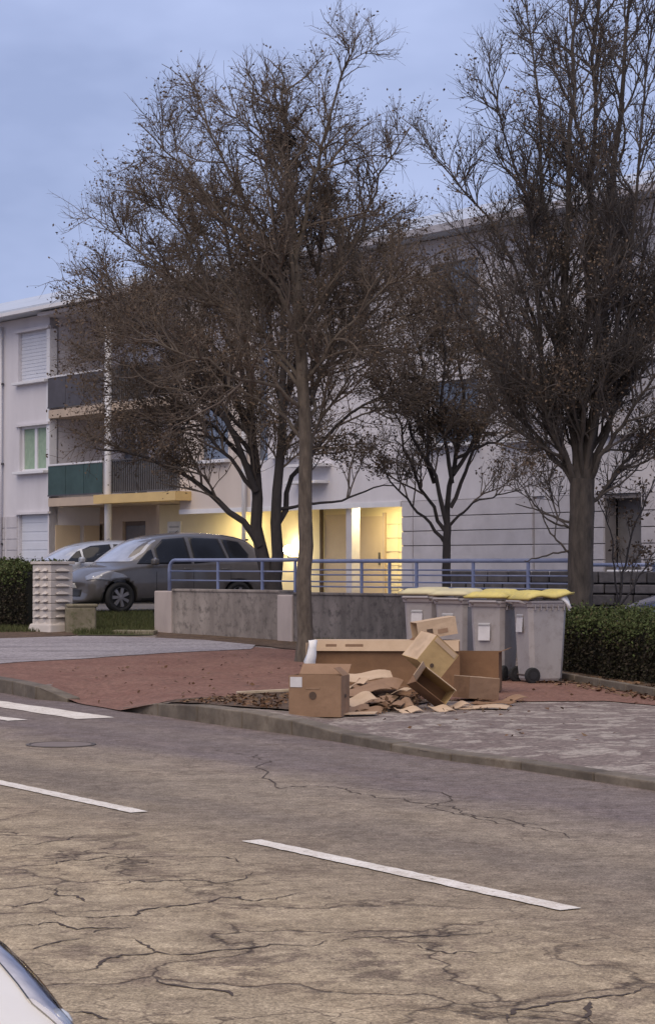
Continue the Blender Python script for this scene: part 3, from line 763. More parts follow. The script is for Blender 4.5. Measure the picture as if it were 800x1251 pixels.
# ------------------------------------------------------------------ leaves, hedges, grass
def leafmat(name, cols, rough=.75, trans=.0):
    m, n, b = newmat(name)
    g = N(n, 'ShaderNodeNewGeometry')
    wn = N(n, 'ShaderNodeTexWhiteNoise', noise_dimensions='1D'); n.links.new(g.outputs['Random Per Island'], wn.inputs['W'])
    c = ramp(n, wn.outputs['Value'], [(i / (len(cols) - 1), cc) for i, cc in enumerate(cols)])
    n.links.new(c, b.inputs['Base Color']); b.inputs['Roughness'].default_value = rough
    b.inputs['Specular IOR Level'].default_value = 0.2
    return m
def leaf_cloud(name, P, size, mat, parent=None, flat=False, asp=.6):
    """A bent leaf (two quads folded on the midrib) at every point."""
    P = np.asarray(P, float); n = len(P)
    a = rng.normal(size=(n, 3)); 
    if flat: a[:, 2] *= .25
    a /= np.linalg.norm(a, axis=1)[:, None] + 1e-9
    c = rng.normal(size=(n, 3)); 
    if flat: c[:, 2] *= .25
    b = np.cross(a, np.cross(a, c)); b /= np.linalg.norm(b, axis=1)[:, None] + 1e-9
    nn = np.cross(a, b)
    s = (size * rng.uniform(.6, 1.35, n))[:, None]
    fold = rng.uniform(.05, .35, n)[:, None]
    v = np.stack([P - a * s * .5, P + b * s * asp * .5 + nn * s * fold * .5, P + a * s * .5, P - b * s * asp * .5 + nn * s * fold * .5], 1).reshape(-1, 3)
    i = np.arange(n)[:, None] * 4
    f = np.concatenate([i + np.array([0, 1, 2]), i + np.array([0, 2, 3])], 1).reshape(-1, 3)
    return np_obj(name, v, f, mat, parent)
M['hedge'] = leafmat('hedge_leaf', [(.045, .055, .02), (.065, .088, .03), (.09, .115, .042), (.075, .062, .03)])  # green top leaves; light on the clipped top also put into their colour
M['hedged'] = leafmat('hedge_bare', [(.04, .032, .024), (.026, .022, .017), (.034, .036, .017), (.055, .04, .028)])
M['twigd'] = simple('hedge_wood', (.05, .04, .032), None, 8, .9)
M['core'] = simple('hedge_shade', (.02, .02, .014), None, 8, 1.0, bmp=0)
M['leafb'] = leafmat('brown_leaf', [(.095, .068, .048), (.13, .094, .066), (.07, .053, .041), (.155, .112, .078)])
M['leafl'] = leafmat('fallen_leaf', [(.12, .065, .035), (.19, .11, .06), (.08, .045, .03), (.25, .17, .10)])
M['grassb'] = leafmat('grass_blade', [(.055, .065, .022), (.075, .092, .032), (.095, .092, .042), (.06, .07, .026)])
def hedge(label, a, b, th, h, n, leaf=.05):
    a, b = Vector(a), Vector(b); d = b - a; L = math.hypot(d.x, d.y)
    t = thing('hedge', label, 'hedge', (a.x, a.y, 0), (0, 0, math.atan2(d.y, d.x)))
    def gl(s): q = a.lerp(b, s / L); return gz(q.x, q.y)
    k = 24; vs = []
    for i in range(k + 1):
        s = .06 + (L - .12) * i / k; g = gl(s); u = lambda: random.uniform(-.05, .03)
        vs += [(s, .12 + u(), g - .05), (s, th - .12, g - .05), (s, th - .10 + u(), g + h - .1 + u()), (s, .1 + u(), g + h - .1 + u())]
    fs = [(0, 3, 2, 1), (4 * k, 4 * k + 1, 4 * k + 2, 4 * k + 3)]
    for i in range(k):
        p, q = 4 * i, 4 * i + 4
        fs += [(p, q, q + 3, p + 3), (p + 1, p + 2, q + 2, q + 1), (p + 3, q + 3, q + 2, p + 2), (p, p + 1, q + 1, q)]
    mesh_obj('shade_core', vs, fs, M['core'], t)  # near-black solid core holds the shade inside the hedge
    s = rng.uniform(0, L, n); face = rng.random(n)
    lump = .06 * np.sin(s * 5.1) + .05 * np.sin(s * 11.3 + 2)
    y = np.where(face < .45, rng.normal(.03, .05, n) + lump * .6, rng.uniform(0, th, n))
    z = np.where(face < .45, rng.uniform(.02, h, n), h + rng.normal(-.02, .045, n) + lump)
    gls = np.array([gl(x) for x in np.linspace(0, L, 40)])
    z = z + np.interp(s, np.linspace(0, L, 40), gls)
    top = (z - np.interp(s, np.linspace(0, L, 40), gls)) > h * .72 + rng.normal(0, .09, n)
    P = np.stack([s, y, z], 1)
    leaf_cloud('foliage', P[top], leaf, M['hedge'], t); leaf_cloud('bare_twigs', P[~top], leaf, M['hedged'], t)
    return t
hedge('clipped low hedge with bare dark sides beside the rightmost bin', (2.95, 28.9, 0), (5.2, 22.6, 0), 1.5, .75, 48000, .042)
hedge('dark clipped hedge left of the pale pillar', (-9.6, 41.2, 0), (-5.45, 38.3, 0), 1.2, 1.12, 30000)
# edging stones in front of the right hedge
edg = tag(bpy.data.objects.new('hedge_edging', None), kind='structure'); link(edg)
ea, eb = G(676, 829), G(880, 866)
for i in range(6):
    p, q = ea.lerp(eb, i / 6), ea.lerp(eb, (i + 1) / 6); t = (q - p).normalized(); c = (p + q) / 2
    o = MB().box((0, 0, .02), ((q - p).length - .02, .07, .16)).build('edging_stone', M['kerb'], edg, bevel=.01)
    o.location = (c.x, c.y, gz(c.x, c.y)); o.rotation_euler = (0, 0, math.atan2(t.y, t.x))
# grass blades on the verge
def inpoly(x, y, poly):
    r = np.zeros(len(x), bool); j = len(poly) - 1
    for i in range(len(poly)):
        xi, yi = poly[i]; xj, yj = poly[j]
        c = ((yi > y) != (yj > y)) & (x < (xj - xi) * (y - yi) / (yj - yi + 1e-12) + xi); r ^= c; j = i
    return r
def scatter(poly, n):
    xs = [p[0] for p in poly]; ys = [p[1] for p in poly]
    x = rng.uniform(min(xs), max(xs), n); y = rng.uniform(min(ys), max(ys), n); k = inpoly(x, y, poly); return x[k], y[k]
def grass(name, label, poly, n, hmax):
    x, y = scatter(poly, n); m = len(x)
    z = np.array([gz(a, b) for a, b in zip(x, y)]) + .012
    h = hmax * rng.uniform(.35, 1, m); an = rng.uniform(0, 6.28, m); wd = .008
    lean = rng.normal(0, .35, (m, 2)) * h[:, None]
    P0 = np.stack([x - np.cos(an) * wd, y - np.sin(an) * wd, z], 1); P1 = np.stack([x + np.cos(an) * wd, y + np.sin(an) * wd, z], 1)
    P2 = np.stack([x + lean[:, 0], y + lean[:, 1], z + h], 1)
    v = np.stack([P0, P1, P2], 1).reshape(-1, 3); f = np.arange(3 * m).reshape(-1, 3)
    return tag(np_obj(name, v, f, M['grassb']), label, 'grass', kind='stuff')
grass('grass', 'ragged grass on the verge between pillar and concrete wall', gp((90, 776), (188, 776), (192, 765), (186, 750), (90, 750)), 16000, .12)
grass('grass', 'thin weeds growing along the foot of the dark wall', gp((365, 793), (505, 803), (515, 795), (365, 783)), 9000, .13)
grass('grass', 'thin grass at the foot of the pale pillar and left hedge', gp((-40, 774), (95, 772), (95, 764), (-40, 764)), 6000, .09)
def litter(name, label, poly, n, size, lift=.0, mat='leafl'):
    x, y = scatter(poly, n)
    z = np.array([gz(a, b) for a, b in zip(x, y)]) + .026 + np.abs(rng.normal(0, lift, len(x))) if lift else np.array([gz(a, b) for a, b in zip(x, y)]) + .028
    return tag(leaf_cloud(name, np.stack([x, y, z], 1), size, M[mat], flat=True), label, 'leaves', kind='stuff')
litter('leaf_litter', 'brown fallen leaves along the hedge foot', gp((640, 834), (700, 842), (860, 868), (890, 852), (740, 830), (690, 828)), 1500, .07)
litter('leaf_litter', 'scattered dead leaves over pavement and red footpath', gp((100, 858), (420, 885), (640, 905), (800, 920), (800, 850), (600, 840), (300, 800), (60, 820)), 420, .06)
litter('leaf_litter', 'heap of brown leaves and torn scraps among the boxes', gp((424, 866), (470, 872), (508, 868), (515, 858), (480, 838), (424, 836)), 1800, .07, .05)
litter('leaf_litter', 'brown debris spread on the pavement below the boxes', gp((430, 872), (520, 876), (620, 872), (650, 860), (600, 852), (500, 862)), 260, .045)
litter('leaf_litter', 'dark leaves in the soil around the street tree', gp((215, 860), (340, 868), (360, 850), (290, 851)), 700, .06)
o = tag(MB().box((0, 0, .02), (.62, .07, .03), (0, R(-2), 0)).build('wooden_batten', simple('weathered_wood', (.5, .42, .31), (.36, .29, .2), 8, .9), None, bevel=.004), 'pale wooden batten lying by the tree soil', 'batten')
p = G(322, 849); o.location = p + Vector((0, 0, .02)); o.rotation_euler = (0, 0, R(14))

# ------------------------------------------------------------------ trees
M['bark1'] = simple('brown_bark', (.155, .127, .10), (.07, .057, .046), 16, .95, bmp=1.0, bscale=24, streak=True)
M['bark2'] = simple('dark_bark', (.055, .047, .045), (.03, .026, .026), 9, .95, bmp=.7, bscale=24, streak=True)
M['bark4'] = simple('grey_brown_bark', (.085, .07, .06), (.032, .027, .024), 14, .95, bmp=1.0, bscale=20, streak=True)
M['twig1'] = simple('brown_twig', (.15, .118, .094), (.095, .076, .061), 9, .95, bmp=0)
M['twig2'] = simple('dark_twig', (.095, .08, .072), (.055, .048, .045), 9, .95, bmp=0)
def tubes(groups, base=0):
    """groups: {(K, n): [(path Kx3, radii K)]} -> vertices, quads"""
    V, Fq = [], []; b = 0
    for (K, n), L in groups.items():
        P = np.array([l[0] for l in L]); Rr = np.array([l[1] for l in L])
        T = np.empty_like(P); T[:, 1:-1] = P[:, 2:] - P[:, :-2]; T[:, 0] = P[:, 1] - P[:, 0]; T[:, -1] = P[:, -1] - P[:, -2]
        T /= np.linalg.norm(T, axis=2, keepdims=True) + 1e-9
        D = P[:, -1] - P[:, 0]; ref = np.where((np.abs(D[:, 2:3]) > .8 * np.linalg.norm(D, axis=1, keepdims=True)), [[1., 0, 0]], [[0, 0, 1.]])
        X = np.cross(T, ref[:, None, :]); X /= np.linalg.norm(X, axis=2, keepdims=True) + 1e-9
        Y = np.cross(X, T)
        ang = np.arange(n) * 2 * math.pi / n
        ring = P[:, :, None, :] + Rr[:, :, None, None] * (np.cos(ang)[None, None, :, None] * X[:, :, None, :] + np.sin(ang)[None, None, :, None] * Y[:, :, None, :])
        V.append(ring.reshape(-1, 3)); m = len(L)
        i = np.arange(m)[:, None, None] * K * n; k = np.arange(K - 1)[None, :, None] * n; j = np.arange(n)[None, None, :]; j2 = (j + 1) % n
        q = np.stack([b + i + k + j, b + i + k + j2, b + i + k + n + j2, b + i + k + n + j], -1).reshape(-1, 4)
        Fq.append(q); b += m * K * n
    return np.concatenate(V), np.concatenate(Fq)
def resample(P, K):
    P = np.asarray(P, float); s = np.concatenate([[0], np.cumsum(np.linalg.norm(np.diff(P, axis=0), axis=1))])
    # smooth the polyline by Catmull-Rom before resampling
    Q = []
    for i in range(len(P) - 1):
        p0, p1, p2, p3 = P[max(i - 1, 0)], P[i], P[i + 1], P[min(i + 2, len(P) - 1)]
        for t in np.linspace(0, 1, 8, endpoint=False):
            Q.append(.5 * ((2 * p1) + (-p0 + p2) * t + (2 * p0 - 5 * p1 + 4 * p2 - p3) * t * t + (-p0 + 3 * p1 - 3 * p2 + p3) * t ** 3))
    Q.append(P[-1]); Q = np.array(Q)
    s = np.concatenate([[0], np.cumsum(np.linalg.norm(np.diff(Q, axis=0), axis=1))]); u = np.linspace(0, s[-1], K)
    return np.stack([np.interp(u, s, Q[:, i]) for i in range(3)], 1), s[-1]
def norm(v): return v / (np.linalg.norm(v) + 1e-9)
def make_tree(name, label, base, trunk, limbs, lv, bark, twig, leaf_n, leaf_size, leaf_zmax, up=.25, seed=1, leafmat_='leafb', env=None, blobs=None):
    """trunk, limbs: (polyline, r0, r1); lv: per level (per metre, length range, angle range, radius, start, sides)."""
    r = np.random.default_rng(seed)
    t = thing(name, label, 'tree', tuple(base))
    bx = np.array(base)
    big, small = {}, {}
    frontier = []; ends = []
    for i, (pl_, r0, r1) in enumerate(trunk + limbs):
        K = 14; P, L = resample(np.array(pl_, float) - bx, K)
        P[1:] += r.normal(0, min(.032, .009 * L), (K - 1, 3)) * (1 if i >= len(trunk) else .2)
        rad = r0 + (r1 - r0) * np.linspace(0, 1, K) ** .8
        if i < len(trunk): rad[0] *= 1.35
        big.setdefault((K, 10), []).append((P, rad)); frontier.append((P, rad, L, i >= len(trunk)))
    for li, (dens, (l0, l1), (a0, a1), (f0), start, sides, K) in enumerate(lv):
        nxt = []
        for P, rad, L, br in frontier:
            if not br: continue
            m = r.poisson(dens * L * (1 - start))
            for _ in range(m):
                u = start + (1 - start) * r.random(); x = u * (len(P) - 1); i = min(int(x), len(P) - 2); fr = x - i
                o = P[i] * (1 - fr) + P[i + 1] * fr; tg = norm(P[i + 1] - P[i])
                ax = norm(np.cross(tg, r.normal(size=3))); an = r.uniform(a0, a1)
                d = tg * math.cos(an) + ax * math.sin(an); d[2] += up * r.random(); d = norm(d)
                ln = r.uniform(l0, l1) * (1.15 - .55 * u)
                rr = min(f0 * r.uniform(.8, 1.2), .8 * (rad[i]))
                Q = [o]; 
                for k in range(K - 1):
                    d = norm(d + r.normal(0, .17, 3) + np.array([0, 0, up * .22])); Q.append(Q[-1] + d * ln / (K - 1))
                Q = np.array(Q)
                if env is not None and not env(Q[-1] + bx, r):
                    continue
                rq = rr * np.linspace(1, .45, K)
                small.setdefault((K, sides), []).append((Q, rq)); nxt.append((Q, rq, ln, True))
                if li >= len(lv) - 2: ends.append(Q[-1]); ends.append(Q[K // 2])
        frontier = nxt
    V, Q = tubes(big); np_obj('trunk', V, Q, bark, t, smooth=True)
    V, Q = tubes(small); np_obj('crown', V, Q, twig, t, smooth=True)
    E = np.array(ends)
    if leaf_n:
        pr = np.clip(1.15 - (E[:, 2] + bx[2]) / leaf_zmax, .13, 1); pr *= np.exp(1.1 * np.sin(2.3 * E[:, 0] + seed) * np.sin(2.1 * E[:, 1] + 1) + .8 * np.sin(3.7 * E[:, 2] + 2 * E[:, 0])); pr /= pr.sum()
        pick = r.choice(len(E), leaf_n, p=pr); 
        leaf_cloud('dead_leaves', E[pick] + r.normal(0, .05, (leaf_n, 3)), leaf_size, M[leafmat_], t)
    return t, E + bx
def lim(Y, pts, r0, r1, dy=0.0):
    """Limb through photo points at depth Y, leaning dy metres away at its end."""
    k = len(pts) - 1
    return ([tuple(PT(a, b, Y + dy * (i / k))) for i, (a, b) in enumerate(pts)], r0, r1)

# street tree in front of the wall (brown trunk)
b1 = GY(372, 30.2); Y1 = 30.2
tr = [([tuple(b1 + Vector((0, 0, -.1))), tuple(PT(372, 700, Y1)), tuple(PT(373, 560, Y1)), tuple(PT(368, 430, Y1)), tuple(PT(362, 330, Y1))], .135, .085)]
tr[0] = (tr[0][0], .125, .08)
L1 = [lim(Y1, [(362, 332), (354, 220), (346, 130), (342, 78)], .075, .012, .2), lim(Y1, [(360, 330), (385, 210), (412, 110), (428, 48)], .06, .01, -.5),
      lim(Y1, [(364, 380), (320, 290), (270, 190), (232, 90)], .055, .01, .5), lim(Y1, [(364, 360), (345, 250), (315, 150), (302, 82)], .05, .01, -1.0),
      lim(Y1, [(366, 400), (300, 300), (235, 215), (175, 150)], .05, .01, -.8), lim(Y1, [(368, 420), (420, 320), (462, 220), (498, 160)], .05, .01, .6),
      lim(Y1, [(370, 470), (310, 400), (220, 340), (110, 262)], .05, .008, .9), lim(Y1, [(371, 500), (330, 470), (270, 452), (190, 420), (120, 350)], .045, .008, -1.3),
      lim(Y1, [(372, 540), (340, 505), (280, 470), (215, 480), (140, 440)], .04, .008, .8), lim(Y1, [(371, 470), (430, 390), (500, 330), (560, 300)], .045, .008, -.9),
      lim(Y1, [(372, 560), (400, 500), (440, 450), (520, 420)], .04, .008, .9), lim(Y1, [(372, 520), (400, 440), (450, 360), (490, 260)], .045, .008, 1.6),
      lim(Y1, [(368, 440), (390, 330), (400, 220), (385, 110)], .05, .008, 1.8), lim(Y1, [(368, 450), (345, 340), (330, 240), (300, 150)], .05, .008, -1.9),
      lim(Y1, [(370, 480), (300, 380), (240, 300), (150, 220)], .045, .008, 1.7), lim(Y1, [(370, 430), (330, 330), (270, 260), (210, 170)], .045, .008, 2.0)]
L1 = [(p_, a_ * (.72 if i_ else .9), b_ * .8) for i_, (p_, a_, b_) in enumerate(L1)]
LV1 = [(6.0, (.5, 1.25), (.45, 1.05), .019, .1, 5, 6), (9.5, (.3, .75), (.45, 1.1), .0075, .1, 4, 5), (19.0, (.12, .40), (.4, 1.1), .0042, .05, 3, 4)]
_, E1 = make_tree('street_tree', 'bare street tree with straight brown trunk rising behind the boxes', b1, tr, L1, LV1, M['bark1'], M['twig1'], 14000, .046, 10, .22, 3)
# dark twin-stemmed tree behind the wall
Y2 = 38.6; b2_ = GY(334, Y2)
T2 = [([tuple(b2_ + Vector((0, 0, -.1))), tuple(PT(334, 722, Y2)), tuple(PT(331, 700, Y2))], .20, .17)]
L2 = [lim(Y2, [(330, 715), (318, 650), (312, 560), (305, 470), (290, 360), (268, 240)], .14, .02, .3), lim(Y2, [(336, 715), (338, 660), (343, 560), (348, 450), (345, 320), (350, 200)], .125, .02, -.3),
      lim(Y2, [(318, 668), (285, 628), (250, 598), (205, 572), (150, 555), (110, 545)], .075, .012, .5), lim(Y2, [(312, 600), (290, 540), (250, 470), (195, 415), (120, 360)], .07, .012, -1.0),
      lim(Y2, [(339, 640), (362, 580), (410, 520), (470, 480), (520, 470)], .06, .01, .7), lim(Y2, [(343, 560), (388, 470), (440, 400), (500, 340)], .06, .01, -.8),
      lim(Y2, [(340, 622), (400, 613), (430, 608), (455, 597), (478, 592)], .035, .012, .3), lim(Y2, [(310, 540), (270, 440), (220, 360), (170, 290)], .06, .01, 1.5),
      lim(Y2, [(310, 520), (250, 430), (180, 400), (100, 320)], .055, .01, -1.7), lim(Y2, [(346, 500), (375, 400), (420, 310), (440, 220)], .06, .01, 1.7),
      lim(Y2, [(306, 480), (270, 400), (235, 300), (200, 240)], .05, .01, -.5), lim(Y2, [(345, 520), (330, 400), (300, 330), (230, 260)], .05, .01, 2.2),
      lim(Y2, [(313, 580), (260, 520), (190, 480), (130, 470)], .05, .01, 2.0), lim(Y2, [(347, 480), (420, 420), (480, 390), (530, 380)], .05, .01, -1.8)]
L2 += [lim(Y2, [(312, 600), (250, 530), (180, 515), (128, 500)], .045, .008, -.6), lim(Y2, [(310, 560), (235, 480), (160, 450), (112, 425)], .045, .008, .8),
       lim(Y2, [(308, 520), (245, 420), (165, 380), (104, 345)], .045, .008, .3), lim(Y2, [(309, 540), (260, 480), (220, 440), (150, 410)], .045, .008, -1.3)]
LV2 = [(5.5, (.7, 1.6), (.45, 1.05), .021, .25, 5, 6), (8.0, (.4, .95), (.45, 1.1), .0095, .1, 4, 5), (12.0, (.18, .5), (.4, 1.1), .006, .1, 3, 4)]
env2 = lambda p, r: not (p[2] < 3.35 + .35 * r.random() and p[0] > -2.6) and p[2] > 2.9
make_tree('park_tree', 'dark twin-stemmed tree behind the wall beside the globe lamp', b2_, T2, L2, LV2, M['bark2'], M['twig1'], 27000, .054, 11, .18, 5, env=env2)
# small tree in front of the grooved wall
Y3 = 40.5; b3_ = GY(545, Y3)
T3 = [([tuple(b3_ + Vector((0, 0, -.1))), tuple(PT(545, 690, Y3)), tuple(PT(546, 640, Y3))], .10, .075)]
L3 = [lim(Y3, [(546, 642), (552, 590), (562, 520), (560, 430), (570, 330)], .06, .012, .3), lim(Y3, [(545, 640), (535, 600), (524, 560), (520, 470), (500, 380)], .05, .01, -.4),
      lim(Y3, [(544, 664), (525, 640), (506, 620), (480, 590), (462, 560)], .04, .01, .2), lim(Y3, [(543, 648), (525, 610), (505, 580), (490, 520), (455, 470)], .04, .01, .7),
      lim(Y3, [(549, 642), (580, 615), (610, 605), (640, 600)], .03, .008, -.5), lim(Y3, [(550, 620), (575, 560), (600, 500), (640, 440)], .045, .01, .5),
      lim(Y3, [(552, 590), (540, 500), (545, 420), (530, 330)], .045, .01, -1.4), lim(Y3, [(553, 580), (590, 520), (610, 440), (610, 360)], .045, .01, 1.4),
      lim(Y3, [(530, 590), (500, 520), (470, 450), (450, 400)], .04, .01, -1.2), lim(Y3, [(556, 560), (600, 540), (640, 520), (670, 480)], .035, .01, -1.0)]
LV3 = [(6.0, (.6, 1.4), (.45, 1.1), .018, .22, 5, 6), (8.5, (.35, .85), (.45, 1.1), .009, .1, 4, 5), (16.0, (.18, .45), (.4, 1.1), .0055, .1, 3, 4)]
env3 = lambda p, r: p[2] > 2.95 + .5 * r.random()
make_tree('small_tree', 'slender dark tree with fanned branches in front of the grooved wall', b3_, T3, L3, LV3, M['bark2'], M['twig1'], 18000, .054, 12, .15, 8, env=env3)
# large tree on the right
Y4 = 29.2; b4_ = GY(708, Y4)
T4 = [([tuple(b4_ + Vector((0, 0, -.1))), tuple(PT(708, 720, Y4)), tuple(PT(710, 640, Y4)), tuple(PT(711, 585, Y4))], .19, .17)]
L4 = [lim(Y4, [(706, 600), (692, 480), (688, 350), (694, 200), (702, 90), (706, -40)], .10, .02, .3), lim(Y4, [(716, 600), (728, 470), (738, 340), (748, 210), (762, 90), (764, -60)], .11, .02, -.3),
      lim(Y4, [(712, 595), (708, 470), (716, 330), (724, 200), (728, 60), (735, -80)], .08, .02, 1.0), lim(Y4, [(704, 600), (670, 500), (652, 400), (625, 310), (560, 230), (525, 190)], .075, .01, .4),
      lim(Y4, [(703, 595), (665, 480), (655, 360), (640, 240), (610, 150), (598, 85)], .07, .01, -.6), lim(Y4, [(700, 590), (650, 520), (610, 460), (575, 400), (545, 350)], .055, .01, .8),
      lim(Y4, [(718, 600), (750, 500), (775, 380), (795, 260), (825, 150)], .08, .01, .5), lim(Y4, [(720, 590), (745, 540), (790, 470), (840, 400)], .06, .01, -.6),
      lim(Y4, [(718, 615), (745, 590), (765, 565), (800, 520), (840, 490)], .045, .01, .4), lim(Y4, [(700, 640), (672, 630), (660, 625), (630, 615)], .035, .008, .2),
      lim(Y4, [(700, 645), (680, 640), (662, 627), (640, 600)], .03, .008, -.4), lim(Y4, [(699, 680), (680, 660), (668, 645), (660, 620)], .028, .01, .1), lim(Y4, [(699, 672), (670, 678), (640, 686)], .026, .01, -.1),
      lim(Y4, [(708, 590), (680, 440), (670, 300), (660, 160), (645, 20), (630, -40)], .07, .01, 1.6), lim(Y4, [(714, 590), (745, 440), (770, 300), (790, 120), (800, -20)], .07, .01, -1.6),
      lim(Y4, [(712, 590), (722, 440), (745, 300), (700, 150), (690, 20)], .06, .01, -1.8), lim(Y4, [(705, 580), (640, 450), (600, 340), (580, 300)], .05, .01, -1.5), lim(Y4, [(716, 560), (770, 460), (810, 330), (850, 250)], .05, .01, 1.5)]
L4 = [(p_, a_ * (.8 if i_ < 3 else .62), b_ * .8) for i_, (p_, a_, b_) in enumerate(L4)]
LV4 = [(7.0, (.5, 1.25), (.35, .9), .019, .06, 5, 6), (9.5, (.3, .75), (.4, .95), .0078, .1, 4, 5), (13.0, (.14, .42), (.4, 1.1), .0055, .1, 3, 4)]
env4 = lambda p, r: p[2] > 2.35 + .5 * r.random()
_, E4 = make_tree('large_tree', 'large many-stemmed bare tree behind the hedge and rightmost bin', b4_, T4, L4, LV4, M['bark4'], M['twig2'], 17000, .043, 12, .32, 12, env=env4)
# thin shrub at the right edge
Y5 = 31.5; b5_ = GY(752, Y5)
L5 = [lim(Y5, [(752, 745), (765, 680), (785, 620), (805, 570)], .022, .008, .2), lim(Y5, [(753, 745), (750, 690), (745, 650), (730, 610)], .018, .006, -.2), lim(Y5, [(754, 745), (790, 690), (820, 640)], .018, .006, .3)]
make_tree('shrub', 'thin leafy shrub behind the hedge at the right edge', b5_, [([tuple(b5_ + Vector((0, 0, -.1))), tuple(PT(752, 740, Y5)), tuple(PT(752, 735, Y5))], .03, .025)], L5,
          [(6, (.3, .7), (.4, 1.0), .008, .2, 4, 5), (8, (.12, .3), (.4, 1.0), .005, .1, 3, 4)], M['bark2'], M['twig2'], 500, .06, 8, .2, 14)
# nest
nc = PT(346, 171, Y1 + .1); ns = MB()
for k in range(90):
    a = random.uniform(0, 6.28); el = random.uniform(-1, .5); rr = .15
    c = nc + Vector((math.cos(a) * rr * math.cos(el), math.sin(a) * rr * math.cos(el), rr * .75 * math.sin(el)))
    d = Vector((-math.sin(a), math.cos(a), random.uniform(-.5, .5))).normalized() * random.uniform(.07, .15)
    ns.tube([c - d, c + d * .2 + Vector((0, 0, .01)), c + d], .007, 4)
ns.sphere(nc - Vector((0, 0, .03)), .11, 10, 6, (1, 1, .8))
tag(ns.build('bird_nest', M['twig2'], None), 'dark ball-shaped twig nest high in the street tree', 'nest')

# ------------------------------------------------------------------ cars
M['tyre'] = simple('tyre_rubber', (.022, .022, .024), (.015, .015, .016), 10, .85)
M['rim'] = simple('alloy_rim', (.30, .29, .30), (.22, .21, .22), 6, .45, .5, .05)
M['cglass'] = glass('car_glass', (.02, .022, .028), .06, .25, 0)
M['wglass'] = glass('sky_bright_windscreen', (.40, .43, .52), .12)  # pale base colour carries the sky reflection on windscreens
M['trim'] = simple('black_trim', (.025, .025, .027), None, 6, .6)
M['lampr'] = simple('red_lamp', (.28, .02, .02), None, 6, .25, bmp=0)
M['lens'] = glass('headlight_lens', (.26, .27, .31), .12)
def lensmat():
    m, n, b = newmat('clear_lens')
    tr_ = N(n, 'ShaderNodeBsdfTransparent'); gl_ = N(n, 'ShaderNodeBsdfGlossy'); gl_.inputs['Roughness'].default_value = .04
    fr = N(n, 'ShaderNodeFresnel'); fr.inputs['IOR'].default_value = 1.5
    mx_ = N(n, 'ShaderNodeMixShader'); n.links.new(math_(n, 'ADD', fr.outputs[0], .06), mx_.inputs[0])
    n.links.new(tr_.outputs[0], mx_.inputs[1]); n.links.new(gl_.outputs[0], mx_.inputs[2])
    n.links.new(mx_.outputs[0], n.nodes['Material Output'].inputs['Surface'])
    return m
M['clear'] = lensmat()
M['reflector'] = simple('lamp_reflector', (.66, .67, .75), (.40, .41, .50), 14, .4, .0, .3, 30)
M['chrome'] = simple('chrome', (.75, .75, .78), None, 5, .2, .9, 0)
M['bulb'] = simple('bulb_reflector', (.88, .88, .84), None, 5, .15, .3, 0)
M['pinkseat'] = simple('seat_cover', (.5, .46, .42), None, 5, .8)
